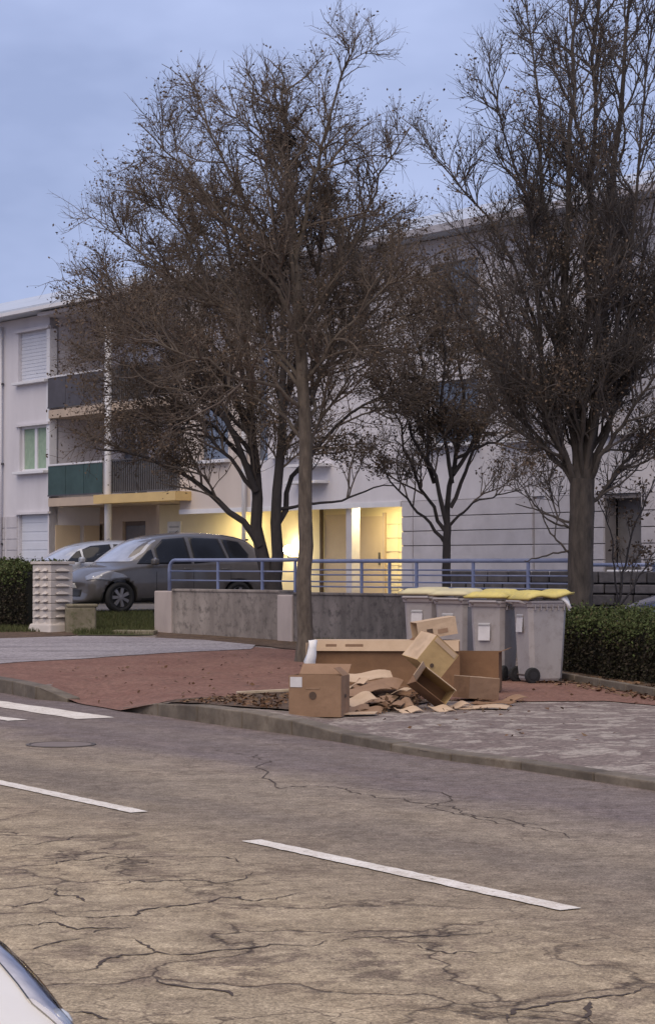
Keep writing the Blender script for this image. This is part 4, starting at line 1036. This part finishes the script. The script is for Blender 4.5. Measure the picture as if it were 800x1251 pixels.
def car(label, paint, loc, rz, L=4.1, W=1.74, H=1.55, hood=1.0, kind='mpv', group=None, slim=False, snub=False):
    t = thing('parked_car', label, 'car', tuple(loc), (0, 0, rz), group)
    h = hood; S = H / 1.55
    # x from the nose, bottom z, half width, shoulder z, top z, half width at the top
    st = [(0.00, .26, .56, .56, .60, .40), (.05, .21, .70, .62, .68, .50), (.22, .19, .795, .69 * h, .74 * h, .56), (.55, .19, .845, .82 * h, .86 * h, .60), (.85, .19, .86, .89, .935, .62),
          (1.0, .19, .865, .93, .985, .62), (1.42, .19, .87, .965, 1.28 * S, .60), (1.85, .19, .87, .975, 1.475 * S, .585), (2.3, .19, .87, .985, 1.55 * S, .59), (2.9, .19, .87, 1.0, 1.545 * S, .585),
          (3.45, .19, .865, 1.01, 1.50 * S, .57), (3.8, .20, .85, 1.0, 1.40 * S, .55), (3.97, .23, .82, .95, 1.14, .56), (4.06, .26, .78, .88, .95, .56), (4.1, .30, .70, .78, .82, .5)]
    kx, kw = L / 4.1, W / 1.74
    xm = (lambda x: x * .76 + .24 if x < 1.0 else x) if snub else (lambda x: x)
    vs, fs = [], []
    for (x, zb, hw, zs, zt, wt_) in st:
        X = L / 2 - xm(x) * kx; hw *= kw; wt_ *= kw; r = min(.10, .35 * (zt - zs))
        half = [(0, zb), (.55 * hw, zb), (.90 * hw, zb + .02), (.985 * hw, zb + .12), (hw, zb + (zs - zb) * .5), (.985 * hw, zs - .05), (.955 * hw, zs),
                (wt_ + (.93 * hw - wt_) * .55, zs + (zt - r - zs) * .5), (wt_, zt - r), (wt_ - .09, zt - r * .25), (wt_ * .45, zt + .008), (0, zt + .012)]
        bl_ = .24 if .5 < x < 2.0 else (.12 if x <= .5 else (-.10 if x > 3.7 else 0))
        XX = lambda y, z: X + bl_ * (1 - (abs(y) / hw) ** 2) * min(1, max(0, (z - .62) / .3)) if x > .5 else X + bl_ * (1 - (abs(y) / hw) ** 2)
        ring = [(XX(y, z), y, z) for y, z in half] + [(XX(y, z), -y, z) for y, z in reversed(half[1:-1])]
        vs += ring
    n = 22
    for i in range(len(st) - 1):
        for k in range(n):
            k2 = (k + 1) % n; fs.append((i * n + k, i * n + k2, (i + 1) * n + k2, (i + 1) * n + k))
    fs.append(tuple(range(n - 1, -1, -1))); e = (len(st) - 1) * n; fs.append(tuple(range(e, e + n)))
    o = mesh_obj('body', vs, fs, paint, t, True)
    bm = bmesh.new(); bm.from_mesh(o.data); bmesh.ops.recalc_face_normals(bm, faces=bm.faces[:]); bm.to_mesh(o.data); bm.free()
    o.modifiers.new('s', 'SUBSURF').levels = 2
    wr, wb = .315, (L / 2 - (.86 if snub else .80) * kx, L / 2 - 3.38 * kx)
    cuts = []
    cmb = MB()
    for wx in wb:
        for sy in (-1, 1):
            cmb.lathe([(wr + .055, -.15), (wr + .055, .15)], 28, Matrix.Translation((wx, sy * (W / 2 - .08), wr)) @ Matrix.Rotation(math.pi / 2, 4, 'X'))
    cut = cmb.build('cutter', M['trim'], t)
    md = o.modifiers.new('b', 'BOOLEAN'); md.object = cut; md.operation = 'DIFFERENCE'; md.solver = 'EXACT'
    bpy.context.view_layer.update()
    dg = bpy.context.evaluated_depsgraph_get(); ev = o.evaluated_get(dg)
    me = bpy.data.meshes.new_from_object(ev); o.modifiers.clear(); o.data = me
    bpy.data.objects.remove(cut)
    bvh = BVHTree.FromPolygons([v.co.copy() for v in me.vertices], [tuple(p.vertices) for p in me.polygons])
    def panel(name, poly, org, U, Vv, D, mat, off=.006, rings=7, parent=t, sub=6):
        """Outline in the (U, V) plane pressed onto the body along -D; gets its own thickness."""
        U, Vv, D, org = Vector(U).normalized(), Vector(Vv).normalized(), Vector(D).normalized(), Vector(org)
        out_ = []
        for i, p in enumerate(poly):
            q = poly[(i + 1) % len(poly)]
            for k in range(sub): out_.append((p[0] + (q[0] - p[0]) * k / sub, p[1] + (q[1] - p[1]) * k / sub))
        cx = sum(p[0] for p in out_) / len(out_); cy = sum(p[1] for p in out_) / len(out_)
        vs, fs = [], []; nn = len(out_)
        def hit(a, b):
            o_ = org + U * a + Vv * b + D * 3.0
            loc_, nr, _, _ = bvh.ray_cast(o_, -D)
            if loc_ is None: return None
            if nr.dot(D) < 0: nr = -nr
            return loc_ + nr * off
        last = Vector((0, 0, 0))
        for r_ in range(rings):
            k = 1 - r_ / rings
            for p in out_:
                hh = hit(cx + (p[0] - cx) * k, cy + (p[1] - cy) * k)
                if hh is None: hh = last
                last = hh; vs.append(hh)
        hh = hit(cx, cy) or last; vs.append(hh)
        for r_ in range(rings - 1):
            for k in range(nn):
                k2 = (k + 1) % nn; fs.append((r_ * nn + k, r_ * nn + k2, (r_ + 1) * nn + k2, (r_ + 1) * nn + k))
        for k in range(nn): fs.append(((rings - 1) * nn + k, (rings - 1) * nn + (k + 1) % nn, rings * nn))
        # skirt for thickness
        b = len(vs)
        for k in range(nn): vs.append(vs[k] - D * .02)
        for k in range(nn): fs.append((k, b + k, b + (k + 1) % nn, (k + 1) % nn))
        ob = mesh_obj(name, vs, fs, mat, parent, True)
        bm = bmesh.new(); bm.from_mesh(ob.data); bmesh.ops.recalc_face_normals(bm, faces=bm.faces[:]); bm.to_mesh(ob.data); bm.free()
        return ob
    X = lambda x: L / 2 - xm(x) * kx
    zl, zt = .985, 1.44 * S
    for sy in (1, -1):
        D = (0, sy, .25)
        def side(name, pts, mat, off=.006):
            return panel(name, [(X(a), b) for a, b in pts], (0, 0, 0), (1, 0, 0), (0, 0, 1), (0, sy, 0), mat, off)
        side('front_quarter_window', [(1.22, zl + .0), (1.50, zl + .25 * S), (1.58, zl + .28 * S), (1.60, zl)], M['cglass'])
        side('front_window', [(1.64, zl), (1.64, zl + .30 * S), (1.86, zt - .03), (2.32, zt + .01), (2.36, zl + .01)], M['cglass'])
        side('rear_window', [(2.42, zl + .01), (2.40, zt + .01), (3.05, zt - .01), (3.16, zl + .08)], M['cglass'])
        side('rear_quarter_window', [(3.21, zl + .09), (3.11, zt - .02), (3.50, zt - .07), (3.66, zl + .20), (3.62, zl + .12)], M['cglass'])
        for a, b_ in ((1.62, 2.38), (2.40, 3.2)):
            hx = X(b_ - .12)
            panel('door_handle', [(hx - .09, .86), (hx + .09, .87), (hx + .09, .90), (hx - .09, .90)], (0, 0, 0), (1, 0, 0), (0, 0, 1), (0, sy, 0), paint, .02, 2)
        for xx in (1.60, 2.39, 3.2):     # door shut lines
            panel('door_gap', [(X(xx) - .006, .34), (X(xx) + .006, .34), (X(xx) + .006, .95), (X(xx) - .006, .95)], (0, 0, 0), (1, 0, 0), (0, 0, 1), (0, sy, 0), M['trim'], .002, 2)
        panel('sill_trim', [(X(1.3), .24), (X(2.95), .24), (X(2.95), .31), (X(1.3), .31)], (0, 0, 0), (1, 0, 0), (0, 0, 1), (0, sy, 0), M['trim'], .008, 3)
        # mirror
        mb = MB().box((X(1.52), sy * (W / 2 + .09), 1.03), (.13, .20, .14)).build('mirror', paint, t, bevel=.045, seg=3)
        # headlight: swept back along the wing
        hp_ = [(-.10, -.36), (.17, -.36), (.17, -.12), (.09, .04), (-.08, .15), (-.44, .21), (-.42, .13), (-.27, .0)] if slim else None
        hl = panel('headlight', ([(a_ * sy, c_) for a_, c_ in hp_] if slim else None) or [(-.30, -.06), (.30, -.10), (.36, .0), (.22, .09), (-.12, .135), (-.40, .115), (-.46, .08)] if sy > 0 else [(.30, -.06), (-.30, -.10), (-.36, .0), (-.22, .09), (.12, .135), (.40, .115), (.46, .08)],
                   (X(.34), sy * W / 2 * .88, .70 * h), (.75, -sy * .66, 0) if sy > 0 else (-.75, -.66 * 1, 0), (0, 0, 1), (.66, sy * .75, .35), M['reflector'] if slim else M['lens'], .006 if slim else .012, 7)
        if slim:
            panel('lamp_gasket', [(-.03 * sy + (a_ + .03) * 1.025 * sy, -.08 + (c_ + .08) * 1.02) for a_, c_ in hp_], (X(.34), sy * W / 2 * .88, .70 * h), (.75, -sy * .66, 0) if sy > 0 else (-.75, -.66, 0), (0, 0, 1), (.66, sy * .75, .35), M['trim'], .002, 7, parent=hl)
            panel('lens', [(a_ * sy, c_) for a_, c_ in hp_], (X(.34), sy * W / 2 * .88, .70 * h), (.75, -sy * .66, 0) if sy > 0 else (-.75, -.66, 0), (0, 0, 1), (.66, sy * .75, .35), M['clear'], .016, 7, parent=hl)
            panel('trim_strip', [(-.09 * sy, -.25), (.16 * sy, -.20), (.165 * sy, -.185), (-.09 * sy, -.235)], (X(.34), sy * W / 2 * .88, .70 * h), (.75, -sy * .66, 0) if sy > 0 else (-.75, -.66, 0), (0, 0, 1), (.66, sy * .75, .35), M['chrome'], .018, 3, parent=hl)
        for a, b_ in (((.06, -.02), (.06, -.13)) if slim else ((.0, .0), (.16, -.03))):
            q = Vector((X(.34), sy * W / 2 * .88, .70 * h)) + (Vector((.75, -.66 * sy, 0)) * a) + Vector((0, 0, b_))
            D_ = Vector((.66, sy * .75, .35)).normalized(); lc = bvh.ray_cast(q + D_ * 2, -D_)[0]
            if lc: MB().sphere(lc - D_ * (.015 if slim else .012), .034 if slim else .03, 14, 8).build('bulb', M['bulb'], hl, True)
        panel('tail_lamp', [(X(3.80), 1.16), (X(3.93), 1.16), (X(4.02), .82), (X(3.86), .80)], (0, 0, 0), (1, 0, 0), (0, 0, 1), (-.2, sy, 0), M['lampr'], .008, 4)
    panel('windscreen', [(-.77 * kw, 1.03), (-.4, 1.025), (0, 1.02), (.4, 1.025), (.77 * kw, 1.03), (.73 * kw, 1.16 * S), (.61 * kw, 1.43 * S), (-.61 * kw, 1.43 * S), (-.73 * kw, 1.16 * S)], (0, 0, 0), (0, 1, 0), (0, 0, 1), (1, 0, .0), M['wglass'], .006, 8)
    panel('rear_screen', [(-.55, 1.08), (.55, 1.08), (.48, 1.38 * S), (-.48, 1.38 * S)], (0, 0, 0), (0, 1, 0), (0, 0, 1), (-1, 0, .1), M['cglass'], .006, 6)
    panel('grille', [(-.42, .33), (.42, .33), (.46, .48), (-.46, .48)], (0, 0, 0), (0, 1, 0), (0, 0, 1), (1, 0, 0), M['trim'], .006, 4)
    panel('number_plate', [(-.26, .50), (.26, .50), (.26, .60), (-.26, .60)], (0, 0, 0), (0, 1, 0), (0, 0, 1), (1, 0, 0), M['plate'], .012, 3)
    for sy in (1, -1):
        for wx in wb:
            Mx = Matrix.Translation((wx, sy * (W / 2 - .10), wr)) @ Matrix.Rotation(-sy * math.pi / 2, 4, 'X')
            wh = MB().lathe([(.20, -.09), (wr - .03, -.09), (wr, -.05), (wr, .05), (wr - .03, .09), (.215, .085), (.205, .05)], 30, Mx).build('wheel', M['tyre'], t, True)
            MB().lathe([(.21, .02), (.21, .08), (.195, .085), (.19, .045), (.001, .04)], 28, Mx).build('rim', M['trim'], wh)
            sp = MB()
            for k in range(7):
                sp.box((0, 0, 0), (.01, .01, .01)) if False else None
                Mk = Mx @ Matrix.Rotation(k * 2 * math.pi / 7, 4, 'Z')
                pts = [Mk @ Vector(p) for p in ((.03, -.028, .05), (.195, -.04, .05), (.195, .04, .05), (.03, .028, .05), (.03, -.022, .085), (.195, -.034, .075), (.195, .034, .075), (.03, .022, .085))]
                sp.hexa(pts)
            sp.lathe([(.055, .05), (.055, .09), (.001, .095)], 14, Mx)
            sp.build('spokes', M['rim'], wh)
    MB().tube([(-.35, 0, H - .02), (-.75 + .3, 0, H + .05)], .006, 5).build('aerial', M['trim'], t)
    return t
Mgrey = carpaint('grey_car_paint', (.115, .104, .098)); Msil = carpaint('silver_car_paint', (.36, .38, .43))
Mblue = carpaint('dark_blue_car_paint', (.03, .04, .10)); Mwhite = simple('white_car_paint', (.86, .81, .71), (.80, .75, .66), 3, .35, 0, .03)
cg = GY(194, 44.3)
car('dark grey people carrier parked behind the concrete wall', Mgrey, cg, R(180 + 31), 4.4, 1.80, 1.64, 1.06, snub=True)
cs = GY(112, 50.5)
car('silver car parked behind the dark grey one', Msil, cs, R(180 + 24), 4.1, 1.72, 1.50)
cb = GY(830, 31.6)
car('dark blue car behind the right hedge, only its windscreen showing', Mblue, cb + Vector((1.02, 0, -.06)), R(180 + 12), 4.0, 1.70, 1.47)
# white car parked on the near side, front corner in view
hd = Vector((.70, -.714, 0)).normalized(); lf = Vector((-hd.y, hd.x, 0))
cornr = Vector((-.605, 4.30, 0))
wc = cornr - hd * (4.0 / 2 - .42) - lf * .78
car('white car in the near foreground, front headlight corner showing', Mwhite, wc, math.atan2(hd.y, hd.x), 4.0, 1.72, 1.48, 1.02, slim=True)

# ------------------------------------------------------------------ wheelie bins
M['bin'] = simple('grey_bin_plastic', (.40, .375, .365), (.33, .305, .30), 3, .6, bmp=.1, bscale=20, streak=True, dirt=(.27, .245, .23))
M['binrim'] = simple('bin_rim', (.36, .33, .33), None, 3, .55, bmp=.1)
M['lidy'] = simple('yellow_lid', (.66, .55, .17), (.56, .46, .14), 5, .55, bmp=.1, dirt=(.45, .38, .16))
M['lidc'] = simple('faded_lid', (.62, .56, .34), (.52, .46, .30), 5, .6, bmp=.1)
M['sticker'] = simple('white_sticker', (.68, .66, .66), None, 4, .5, bmp=0)
M['bag'] = simple('white_bag_plastic', (.80, .79, .78), (.70, .69, .70), 6, .4, bmp=.3, bscale=15)
M['rubbish'] = simple('brown_card_rubbish', (.33, .21, .13), (.22, .14, .09), 8, .9)
M['ink'] = simple('print_and_hole_shade', (.10, .065, .045), None, 5, .9, bmp=0)
def wheelie(label, px, Y, rz, lid='lidy', open_=0.0, h=1.0, sticker_z=.72):
    p = GY(px, Y)
    t = thing('wheelie_bin', label, 'bin', tuple(p), (0, 0, R(rz)), 'grey wheelie bins by the hedge')
    w0, d0, w1, d1 = .40, .44, .48, .55
    def ring(z, w, d, ins=.05):
        w, d = w / 2, d / 2
        return [(-d + ins, -w, z), (d - ins, -w, z), (d, -w + ins, z), (d, w - ins, z), (d - ins, w, z), (-d + ins, w, z), (-d, w - ins, z), (-d, -w + ins, z)]
    def loft(rings, name, mat, par=t):
        vs = [v for r_ in rings for v in r_]; n = 8; fs = []
        for i in range(len(rings) - 1):
            for k in range(n): fs.append((i * n + k, i * n + (k + 1) % n, (i + 1) * n + (k + 1) % n, (i + 1) * n + k))
        fs.append(tuple(range(n - 1, -1, -1))); fs.append(tuple(range((len(rings) - 1) * n, len(rings) * n)))
        return mesh_obj(name, vs, fs, mat, par)
    loft([ring(.03, w0 - .03, d0 - .03), ring(.06, w0, d0), ring(.30, w0 + .02, d0 + .03), ring(h - .10, w1 - .015, d1 - .02)], 'body', M['bin'])
    loft([ring(h - .10, w1 - .03, d1 - .03), ring(h - .095, w1 + .015, d1 + .015), ring(h - .05, w1 + .03, d1 + .03), ring(h - .045, w1 + .05, d1 + .05), ring(h - .02, w1 + .05, d1 + .05)], 'rim', M['binrim'])
    for k in range(6): MB().box((-.2 + k * .08, -w1 / 2 - .012, h - .10), (.012, .025, .07)).build('rim_rib', M['binrim'], t)
    # lid hinged at the back (-x), domed
    n = 10; vs, fs = [], []
    for i in range(n + 1):
        for j in range(7):
            u = i / n; v = j / 6 * 2 - 1
            ed = 1 - max(abs(2 * u - 1) ** 6, abs(v) ** 6)
            vs.append((u * (d1 + .09) - .01, v * (w1 / 2 + .045), .012 + .055 * ed + .018 * math.sin(u * 9 + px) * open_))
    for i in range(n):
        for j in range(6): fs.append((i * 7 + j, (i + 1) * 7 + j, (i + 1) * 7 + j + 1, i * 7 + j + 1))
    lo = mesh_obj('lid', vs, fs, M[lid], t, True); lo.location = (-d1 / 2 - .03, 0, h - .015); lo.rotation_euler = (0, -R(4 * open_), 0)
    sm = lo.modifiers.new('t', 'SOLIDIFY'); sm.thickness = .03; sm.offset = 1
    MB().tube([(-d1 / 2 - .02, -.18, h - .06), (-d1 / 2 - .10, -.18, h - .03), (-d1 / 2 - .10, .18, h - .03), (-d1 / 2 - .02, .18, h - .06)], .015, 8).build('handle', M['binrim'], t)
    MB().tube([(-d0 / 2 + .0, -.24, .1), (-d0 / 2 + .0, .24, .1)], .012, 8).build('axle', M['iron'], t)
    for sy in (-1, 1):
        Mx = Matrix.Translation((-d0 / 2, sy * .215, .1)) @ Matrix.Rotation(math.pi / 2, 4, 'X')
        wh = MB().lathe([(.03, -.028), (.085, -.028), (.1, -.018), (.1, .018), (.085, .028), (.03, .028)], 20, Mx).build('wheel', M['tyre'], t)
        MB().lathe([(.05, -.034), (.05, .034)], 14, Mx).build('hub', M['trim'], wh)
    s = MB().box((-d1 / 2 + .002, .03, sticker_z), (.006, .16, .22), (0, R(4), 0)).build('sticker', M['sticker'], t)
    MB().box((-d1 / 2 - .004, .03, sticker_z + .09), (.006, .16, .02), (0, R(4), 0)).build('sticker_print', M['plated'], s)
    return t
wheelie('rightmost grey wheelie bin, overfull under a yellow lid', 659, 26.5, 22, 'lidy', 1.0, 1.04, .74)
wheelie('grey wheelie bin second from the right, yellow lid ajar', 604, 27.0, 62, 'lidy', .9, 1.03, .62)
wheelie('grey wheelie bin third from the right with faded lid', 561, 27.8, 58, 'lidc', .5, 1.03, .70)
wheelie('leftmost grey wheelie bin, white sticker above the box pile', 522, 28.3, 62, 'lidc', .4, 1.03, .72)
# loose white bag hanging out of the right bin, card sticking out
def crumple(name, label, cat, pts, mat, thick=.03, amp=.012):
    mb = MB(); mb.tube(pts, [thick * random.uniform(.6, 1.2) for _ in pts], 7)
    o = mb.build(name, mat, None, True)
    for v in o.data.vertices: v.co += Vector((random.gauss(0, amp), random.gauss(0, amp), random.gauss(0, amp)))
    return tag(o, label, cat)
pb = PT(683, 731, 26.35)
crumple('plastic_bag', 'white plastic bag end hanging over the rim of the rightmost bin', 'bag', [pb + Vector((-.18, .12, .02)), pb + Vector((-.05, .02, .025)), pb + Vector((.05, 0, .0)), pb + Vector((.10, 0, -.06)), pb + Vector((.13, 0, -.13))], M['bag'], .035)

# ------------------------------------------------------------------ cardboard boxes
def cardmat(name, a, b):
    m, n, bs = newmat(name); v = objc(n)
    c = ramp(n, noise(n, v, 4, 5, .6), [(.3, b), (.7, a)])
    wv = N(n, 'ShaderNodeTexWave'); wv.inputs['Scale'].default_value = 60; wv.inputs['Distortion'].default_value = .6
    n.links.new(v, wv.inputs['Vector'])
    c = mix(n, .08, c, wv.outputs['Color'], 'OVERLAY')
    st = noise(n, v, 2.2, 5, .7)
    c = mix(n, ramp(n, st, [(.58, (0, 0, 0)), (.72, (.6, .6, .6))]), c, tuple(x * .6 for x in b))
    n.links.new(c, bs.inputs['Base Color']); bs.inputs['Roughness'].default_value = .88
    bs.inputs['Specular IOR Level'].default_value = .2
    bump(n, bs, noise(n, v, 9, 4), .25, .02)
    return m
M['card'] = cardmat('cardboard', (.30, .19, .12), (.24, .15, .093))
M['cardl'] = cardmat('pale_and_lit_card', (.56, .42, .29), (.47, .34, .225))  # pale board, and box faces painted as lit
M['cardd'] = cardmat('brown_and_shaded_card', (.27, .155, .085), (.20, .115, .065))  # brown board, and box faces painted as shaded
M['cardy'] = cardmat('yellowish_cardboard', (.52, .37, .18), (.42, .29, .14))
def carton(label, size, loc, rot, mat, open_face=None, flaps=(), marks=(), th=.006, mats=None):
    """Five or six real panels; open_face in '+x -x +y -y +z -z'; flaps: (edge face, hinge side, angle, length)."""
    a, b, c = size
    t = thing('cardboard_box', label, 'box', tuple(loc), rot, 'dumped cardboard boxes')
    mats = mats or {}
    P = {'-z': ((0, 0, th / 2), (a, b, th)), '+z': ((0, 0, c - th / 2), (a, b, th)), '-y': ((0, -b / 2 + th / 2, c / 2), (a - .001, th, c - 2 * th)), '+y': ((0, b / 2 - th / 2, c / 2), (a - .001, th, c - 2 * th)),
         '-x': ((-a / 2 + th / 2, 0, c / 2), (th, b - 2 * th, c - 2 * th)), '+x': ((a / 2 - th / 2, 0, c / 2), (th, b - 2 * th, c - 2 * th))}
    for k, (ce, sz) in P.items():
        if k == open_face: continue
        nx, ny, nz_ = 7, 7, 7
        mb = MB(); mb.box(ce, sz)
        o = mb.build('panel', mats.get(k, mat), t)
        bm = bmesh.new(); bm.from_mesh(o.data); bmesh.ops.subdivide_edges(bm, edges=[e for e in bm.edges if e.calc_length() > .05], cuts=3, use_grid_fill=True)
        seed = random.random() * 10
        ax = 'xyz'.index(k[1])
        for v in bm.verts:
            q = v.co; u = [q[i] for i in range(3) if i != ax]; s_ = [size[i] for i in range(3) if i != ax]
            base_ = [0 if i == 2 else -.5 for i in range(3) if i != ax]
            uu = [(u[i] / s_[i] - base_[i]) for i in range(2)]
            edge = max(0, min(uu[0], 1 - uu[0], uu[1], 1 - uu[1]))
            v.co[ax] += .012 * edge * math.sin(seed + 5 * uu[0] + 4 * uu[1])
        bm.to_mesh(o.data); bm.free()
    for (hp, axis, d, ln, wd, ang) in flaps:      # hinge point, hinge axis, flap direction when flat, length, width, rotation
        mt = Matrix.Rotation(ang, 3, Vector(axis)); dv = (mt @ Vector(d)).normalized(); ax_ = Vector(axis).normalized(); nn_ = dv.cross(ax_)
        c_ = Vector(hp) + dv * ln / 2
        Mr = Matrix((ax_, dv, nn_)).transposed()
        MB().box(c_, (wd, ln, th), Mr).build('flap', mats.get('flap', mat), t)
    for (ce, sz, mm) in marks:
        if mm == 'hole':
            MB().lathe([(sz[0] / 2, -.003), (sz[0] / 2, .003)], 16, Matrix.Translation(ce) @ Matrix.Rotation(math.pi / 2, 4, 'X')).build('hand_hole', M['ink'], t); continue  # dark disc stands for the shade inside a cut hole
        MB().box(ce, sz).build('sticker' if mm in ('sticker',) else 'print', M[mm], t)
    return t
g1 = G(390, 877)
carton('front cardboard box with white label and round hand hole', (.53, .36, .41), g1 + Vector((0, .2, .008)), (0, 0, R(-14)), M['card'], '+z',
       flaps=[((0, .18, .40), (1, 0, 0), (0, 1, 0), .17, .5, R(35)), ((0, -.18, .405), (1, 0, 0), (0, 1, 0), .16, .5, R(-12)), ((.26, .05, .40), (0, 1, 0), (-1, 0, 0), .12, .26, R(40))],
       marks=[((-.19, -.184, .34), (.12, .006, .10), 'sticker'), ((-.02, -.189, .21), (.075, .006, .07), 'hole'), ((-.02, -.184, .28), (.14, .004, .015), 'rubbish'), ((.266, .0, .2), (.006, .07, .03), 'ink')])
o = tag(MB().box((0, 0, .008), (.34, .22, .008), (R(1), R(-2), 0)).build('cardboard_sheet', M['cardl'], None), 'pale cardboard flap lying flat right of the front box', 'cardboard'); p = G(439, 875); o.location = p + Vector((0, .05, .02)); o.rotation_euler = (0, 0, R(-8))
gl = GY(472, 24.3)
carton('long open carton lying on its side behind the other boxes', (1.66, .42, .60), gl + Vector((0, 0, .02)), (0, 0, R(-3)), M['cardd'], None,
       flaps=[((0, -.216, .597), (1, 0, 0), (0, -1, 0), .12, 1.64, R(72)), ((-.83, -.21, .3), (0, 0, 1), (0, -1, 0), .2, .56, R(-18))], mats={'flap': M['cardl'], '+z': M['cardl']}, marks=[((.58, -.238, .545), (.22, .006, .035), 'card'), ((-.62, -.238, .545), (.12, .006, .03), 'card'), ((-.36, -.238, .545), (.2, .006, .03), 'card')])  # lit top pale, front browner: shade below the flap put into the colours
gr = GY(578, 24.6)
carton('brown carton with tapered side at the right end of the long carton', (.62, .4, .46), gr + Vector((0, .02, .02)), (0, R(0), R(-10)), M['cardd'], '+z', flaps=[((.31, 0, .455), (0, 1, 0), (1, 0, 0), .12, .38, R(-20))])
gt = GY(531, 24.3)
carton('tilted pale box lying on top of the long carton', (.46, .3, .20), Vector((gt.x, gt.y - .02, gz(gt.x, gt.y) + .66)), (0, R(-9), R(12)), M['cardl'], '-x', flaps=[((-.23, 0, .02), (0, 1, 0), (-1, 0, 0), .12, .28, R(-30))],
       marks=[((-.09, -.153, .075), (.07, .006, .06), 'ink'), ((.06, -.152, .06), (.12, .004, .05), 'rubbish')], mats={'flap': M['cardd']})  # ink square stands for the shaded inside of a hole
# pile of tilted boxes in front
gm = GY(520, 22.6)
carton('tilted tan box leaning across the middle of the pile', (.34, .42, .34), Vector((gm.x - .06, gm.y, gz(gm.x, gm.y) + .40)), (R(6), R(40), R(24)), M['cardy'], None, marks=[((.0, -.216, .06), (.045, .006, .045), 'hole'), ((.0, -.214, .30), (.30, .004, .05), 'cardl')], mats={'-x': M['cardl'], '+z': M['card']})  # upper left face paler, right face darker: light put into panel colours
gn = GY(520, 22.0)
carton('open dark-mouthed box tipped on its corner below the tan box', (.40, .28, .20), Vector((gn.x + .0, gn.y, gz(gn.x, gn.y) + .15)), (R(-12), R(38), R(10)), M['cardy'], '-y', flaps=[((0, -.14, .195), (1, 0, 0), (0, -1, 0), .10, .38, R(20)), ((-.2, -.14, .1), (0, 0, 1), (0, -1, 0), .12, .18, R(-40))],
       mats={'-z': M['cardd'], '+y': M['cardd'], '-x': M['cardd'], 'flap': M['cardl']})  # inner and under panels darkened: shadow of the tipped box painted in
gs = GY(580, 23.3)
carton('small low box at the right end of the pile', (.38, .34, .24), gs + Vector((0, 0, .02)), (0, R(5), R(28)), M['cardd'], None, mats={'+z': M['cardl'], '-y': M['card']})  # pale top over darker sides: daylight from above put into the colours
# flattened sheets
def sheet(label, px, Y, dz, size, rot, mat, bend=.03):
    p = GY(px, Y); k = 8; vs, fs = [], []
    for i in range(k + 1):
        for j in range(3):
            u = i / k - .5; v = j / 2 - .5
            vs.append((u * size[0], v * size[1], bend * math.sin(u * 5) + .3 * bend * v))
    for i in range(k):
        for j in range(2): fs.append((i * 3 + j, (i + 1) * 3 + j, (i + 1) * 3 + j + 1, i * 3 + j + 1))
    o = mesh_obj('cardboard_sheet', vs, fs, M[mat]); sm = o.modifiers.new('t', 'SOLIDIFY'); sm.thickness = .007
    o.location = p + Vector((0, 0, dz)); o.rotation_euler = tuple(R(x) for x in rot)
    return tag(o, label, 'cardboard', 'flattened cardboard between the boxes')
sheet('uppermost flat pale cardboard sheet under the long carton', 450, 22.8, .30, (.5, .3), (12, 2, 5), 'cardl')
sheet('bent cardboard sheet below the uppermost one', 462, 22.5, .235, (.48, .3), (14, 8, -12), 'card', .04)
sheet('narrow brown cardboard sheet wedged in the pile', 446, 22.3, .19, (.5, .26), (10, -3, 14), 'card')
sheet('dark brown cardboard sheet deep in the pile', 468, 22.6, .14, (.6, .4), (8, 4, -6), 'cardd')
sheet('pale scrap of cardboard right of the front box', 440, 21.8, .12, (.3, .22), (16, -6, 22), 'cardl')
sheet('lowest cardboard sheet resting on the leaf heap', 456, 22.0, .09, (.44, .3), (9, 3, -18), 'card')
sheet('flat cardboard strip on the pavement right of the pile', 586, 22.0, .03, (.58, .22), (3, 3, -14), 'cardl', .02)
sheet('thin brown cardboard strip by the small low box', 602, 22.6, .03, (.45, .2), (2, 2, -24), 'cardd', .015)
names = ['torn', 'curled', 'crushed', 'soggy', 'creased', 'ripped', 'thin', 'ragged', 'folded', 'split']
spots = [(438, 21.5, .05, 'against the front box'), (452, 21.4, .04, 'at the front of the leaf heap'), (474, 21.7, .05, 'in the middle of the leaf heap'), (490, 21.7, .05, 'below the tipped open box'), (432, 22.6, .22, 'just behind the front box'),
         (482, 22.3, .16, 'left of the tan box'), (500, 21.5, .03, 'lying flat on the pavement below the pile'), (560, 22.0, .05, 'between the tipped box and the small low box'), (540, 21.7, .03, 'on the ground under the tipped box'), (622, 23.0, .03, 'at the far right of the pile')]
for nm, (px_, Y_, dz_, wh_) in zip(names, spots):
    sheet(nm + ' scrap of cardboard ' + wh_, px_, Y_, dz_, (random.uniform(.2, .36), random.uniform(.10, .2)), (random.uniform(2, 22), random.uniform(-12, 12), random.uniform(-35, 35)), random.choice(['cardl', 'card', 'cardd', 'cardl']), random.uniform(.02, .05))
pw = PT(381, 800, 23.9)
crumple('plastic_bag', 'shiny white plastic bag at the left end of the long carton', 'bag', [pw + Vector((.01, 0, .16)), pw + Vector((.01, 0, .08)), pw + Vector((-.005, 0, .0)), pw + Vector((-.02, 0, -.08)), pw + Vector((-.03, .0, -.3)), pw + Vector((-.03, .0, -.62))], M['bag'], .055, .008)
